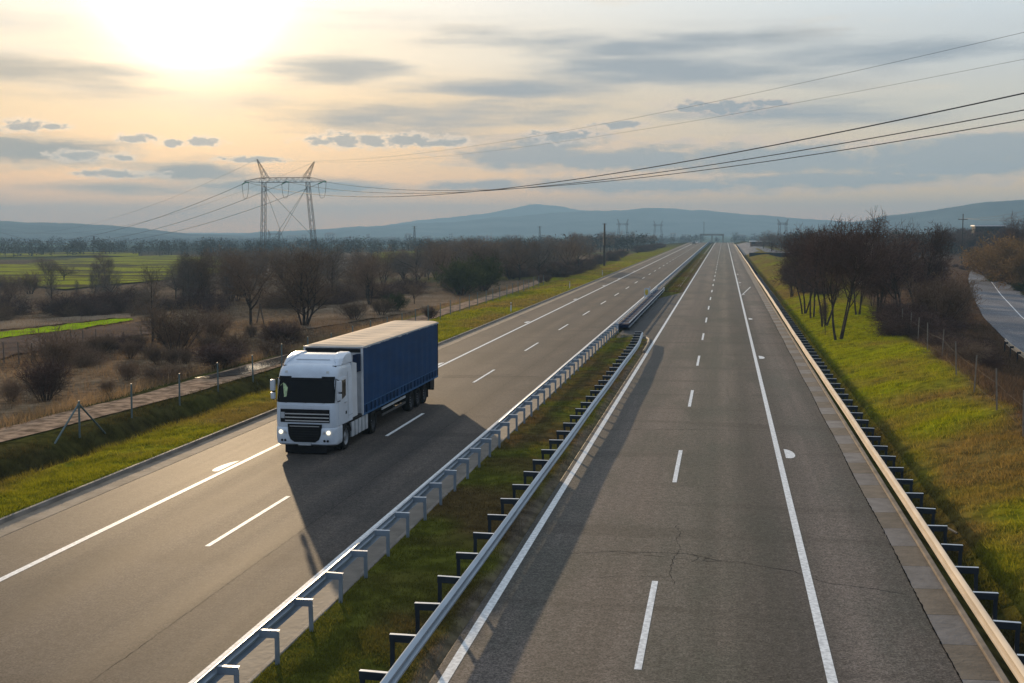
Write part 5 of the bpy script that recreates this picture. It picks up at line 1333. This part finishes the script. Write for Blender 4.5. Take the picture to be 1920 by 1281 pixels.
cool = ramp([(0, (1.4, .66, .34)), (1.5, (1.12, .73, .36)), (3.2, (.82, .66, .46)), (5.5, (.68, .66, .59)), (8, (.65, .69, .705)), (11, (.74, .825, .88)), (25, (.60, .69, .79)), (90, (.46, .55, .68))])
sky = t.mix(t.sstep(az, -22., 14.), warm, cool)
back = t.sstep(t.math('ABSOLUTE', az), 40., 120.)
sky = t.mix(back, sky, ramp([(0, (.36, .40, .48)), (10, (.40, .49, .62)), (40, (.44, .55, .72)), (90, (.46, .55, .68))]))
nish = t.n('ShaderNodeTexSky', sky_type='NISHITA', sun_disc=False, sun_elevation=rad(SUN_EL), sun_rotation=rad(SUN_AZ), air_density=1., dust_density=2.)
nk = t.mix(1., nish.outputs[0], (.06, .06, .06), 'MULTIPLY')
sky = t.mix(1., sky, nk, 'ADD') if False else t.mix(.12, sky, nk)
# streaky veil
nz1 = t.noise(t.mapping(ae, (.045, .42, 1)), 1., 6, .55)
nz2 = t.noise(t.mapping(ae, (.8, 2.0, 1)), 1., 9, .66)
nz4 = t.noise(t.mapping(ae, (1.5, 3.0, 1)), 1., 9, .68)
nz3 = t.noise(t.mapping(ae, (.12, .9, 1)), 1., 5, .55)
vis = t.math('SUBTRACT', 1., t.sstep(el, 16., 40.))
veil = t.math('MULTIPLY', t.math('MULTIPLY', t.sstep(nz1,   .50, .70), .38), vis)
sky = t.mix(veil, sky, (.56, .555, .55))
veil2 = t.math('MULTIPLY', t.math('MULTIPLY', t.sstep(nz3, .54, .70), .30), vis)
sky = t.mix(veil2, sky, (.88, .74, .56))
def cloudfield(L):
    acc = None
    for (u, v, hw, hh) in L:
        a, e = azel(u, v)
        d = t.n('ShaderNodeVectorMath', operation='SUBTRACT', ins={0: ae, 1: (a, e, 0)}).outputs[0]
        d = t.n('ShaderNodeVectorMath', operation='MULTIPLY', ins={0: d, 1: (39.6/hw, 39.6/hh, 0)}).outputs[0]
        r = t.math('SUBTRACT', 1., t.n('ShaderNodeVectorMath', operation='LENGTH', ins={0: d}).outputs['Value'])
        acc = r if acc is None else t.math('MAXIMUM', acc, r)
    return acc
st = cloudfield([(810, 218, 330, 40), (700, 225, 230, 24), (1240, 138, 330, 42), (980, 165, 300, 22), (1500, 215, 260, 26), (1700, 100, 330, 32), (1180, 85, 330, 30), (70, 285, 190, 34), (330, 322, 150, 26), (560, 352, 220, 22), (1010, 222, 130, 22), (60, 140, 260, 30), (640, 130, 130, 30), (180, 350, 200, 14)])
sm = t.math('ADD', st, t.math('MULTIPLY_ADD', nz3, 3.2, -1.6))
sm = t.math('MULTIPLY', t.sstep(sm, -.35, 1.05), .85)
sky = t.mix(sm, sky, t.mix(t.sstep(az, -26., -10.), (.46, .42, .36), (.31, .36, .41)))
ms = cloudfield([(1040, 268, 110, 22), (1010, 292, 170, 26), (1200, 298, 260, 30), (1480, 302, 330, 38), (1760, 300, 260, 42), (1180, 348, 270, 18), (1560, 338, 320, 22), (1860, 268, 150, 20), (70, 286, 170, 26), (360, 322, 110, 16), (540, 350, 160, 12), (900, 348, 130, 12)])
mf = t.math('ADD', ms, t.math('ADD', t.math('MULTIPLY_ADD', nz2, 1.5, -.75), t.math('MULTIPLY_ADD', nz3, 1.6, -.8)))
mrim = t.math('MULTIPLY', t.math('SUBTRACT', t.sstep(mf, -.25, .05), t.sstep(mf, .05, .30)), .40)
mbody = t.math('MULTIPLY', t.sstep(mf, -.12, .60), .80)
sky = t.mix(mbody, sky, t.mix(t.sstep(az, -30., -8.), (.40, .38, .34), (.315, .375, .425)))
sky = t.mix(mrim, sky, t.mix(t.sstep(az, -30., 0.), (1.0, .76, .50), (.80, .62, .52)))
cu = cloudfield([(640, 263, 70, 14), (700, 265, 60, 13), (760, 263, 80, 12), (830, 266, 50, 10), (45, 236, 52, 11), (95, 238, 30, 6), (385, 265, 32, 9), (325, 269, 24, 8), (258, 259, 36, 8), (1350, 200, 95, 14), (1310, 203, 70, 9), (1440, 194, 40, 7), (1160, 235, 50, 9), (1060, 255, 70, 12), (150, 292, 50, 10), (235, 295, 22, 7), (470, 300, 60, 6), (220, 326, 70, 8)])
cf = t.math('ADD', cu, t.math('ADD', t.math('MULTIPLY_ADD', nz4, 3.4, -1.7), t.math('MULTIPLY_ADD', nz2, 1.6, -.8)))
sunk = t.math('SUBTRACT', 1., t.sstep(sd, 4., 30.))
rimc = t.mix(sunk, (.62, .52, .46), (1.3, 1.02, .74)); bodyc = t.mix(sunk, (.29, .35, .40), (.43, .42, .39))
rim = t.math('MULTIPLY', t.sstep(cf, -.35, .12), .55); body = t.math('MULTIPLY', t.sstep(cf, .04, .55), .80)
sky = t.mix(rim, sky, rimc); sky = t.mix(body, sky, bodyc)
# the glare of the sun through thin cloud
GD = Vector((math.sin(rad(SUN_AZ))*math.cos(rad(10.7)), math.cos(rad(SUN_AZ))*math.cos(rad(10.7)), math.sin(rad(10.7))))
dot2 = t.n('ShaderNodeVectorMath', operation='DOT_PRODUCT', ins={0: dirv, 1: tuple(GD)}).outputs['Value']
sd = t.math('MULTIPLY', t.math('ARCCOSINE', t.math('MINIMUM', dot2, .999999)), 180/PI)
def gauss(k, w): return t.math('MULTIPLY', t.math('EXPONENT', t.math('MULTIPLY', t.math('MULTIPLY', sd, sd), -1/(w*w))), k)
def expo(k, w): return t.math('MULTIPLY', t.math('EXPONENT', t.math('MULTIPLY', sd, -1/w)), k)
gl = t.math('ADD', gauss(4.5, 2.5), expo(.50, 4.0))
gc = t.n('ShaderNodeCombineColor', ins={0: gl, 1: t.math('MULTIPLY', gl, .84), 2: t.math('MULTIPLY', gl, .62)}).outputs[0]
sky = t.mix(1., sky, gc, 'ADD')
# below the horizon: dull ground light
sky = t.mix(t.sstep(el, -.6, -3.), sky, (.12, .11, .10))
t.l(sky, bg.inputs[0]); bg.inputs[1].default_value = 1.0
wd.cycles.sampling_method = 'MANUAL'; wd.cycles.sample_map_resolution = 1024

# ------------------------------------------------------------------ sun
sl = bpy.data.lights.new('sun', 'SUN'); sl.energy = 5.0; sl.angle = rad(.6); sl.color = (1., .73, .44)
so = bpy.data.objects.new('sun', sl); COL.objects.link(so); so.rotation_euler = SUND.to_track_quat('Z', 'Y').to_euler()

# ------------------------------------------------------------------ render settings
vs = sc.view_settings; vs.view_transform = 'Standard'; vs.look = 'None'; vs.exposure = .12; vs.gamma = 1.; vs.use_curve_mapping = False
cy = sc.cycles; cy.use_denoising = True; cy.max_bounces = 6; cy.diffuse_bounces = 2; cy.glossy_bounces = 3; cy.transmission_bounces = 4; cy.volume_bounces = 0; cy.transparent_max_bounces = 6
cy.caustics_reflective = False; cy.caustics_refractive = False; cy.sample_clamp_indirect = 4.
try: cy.denoiser = 'OPENIMAGEDENOISE'
except Exception: pass
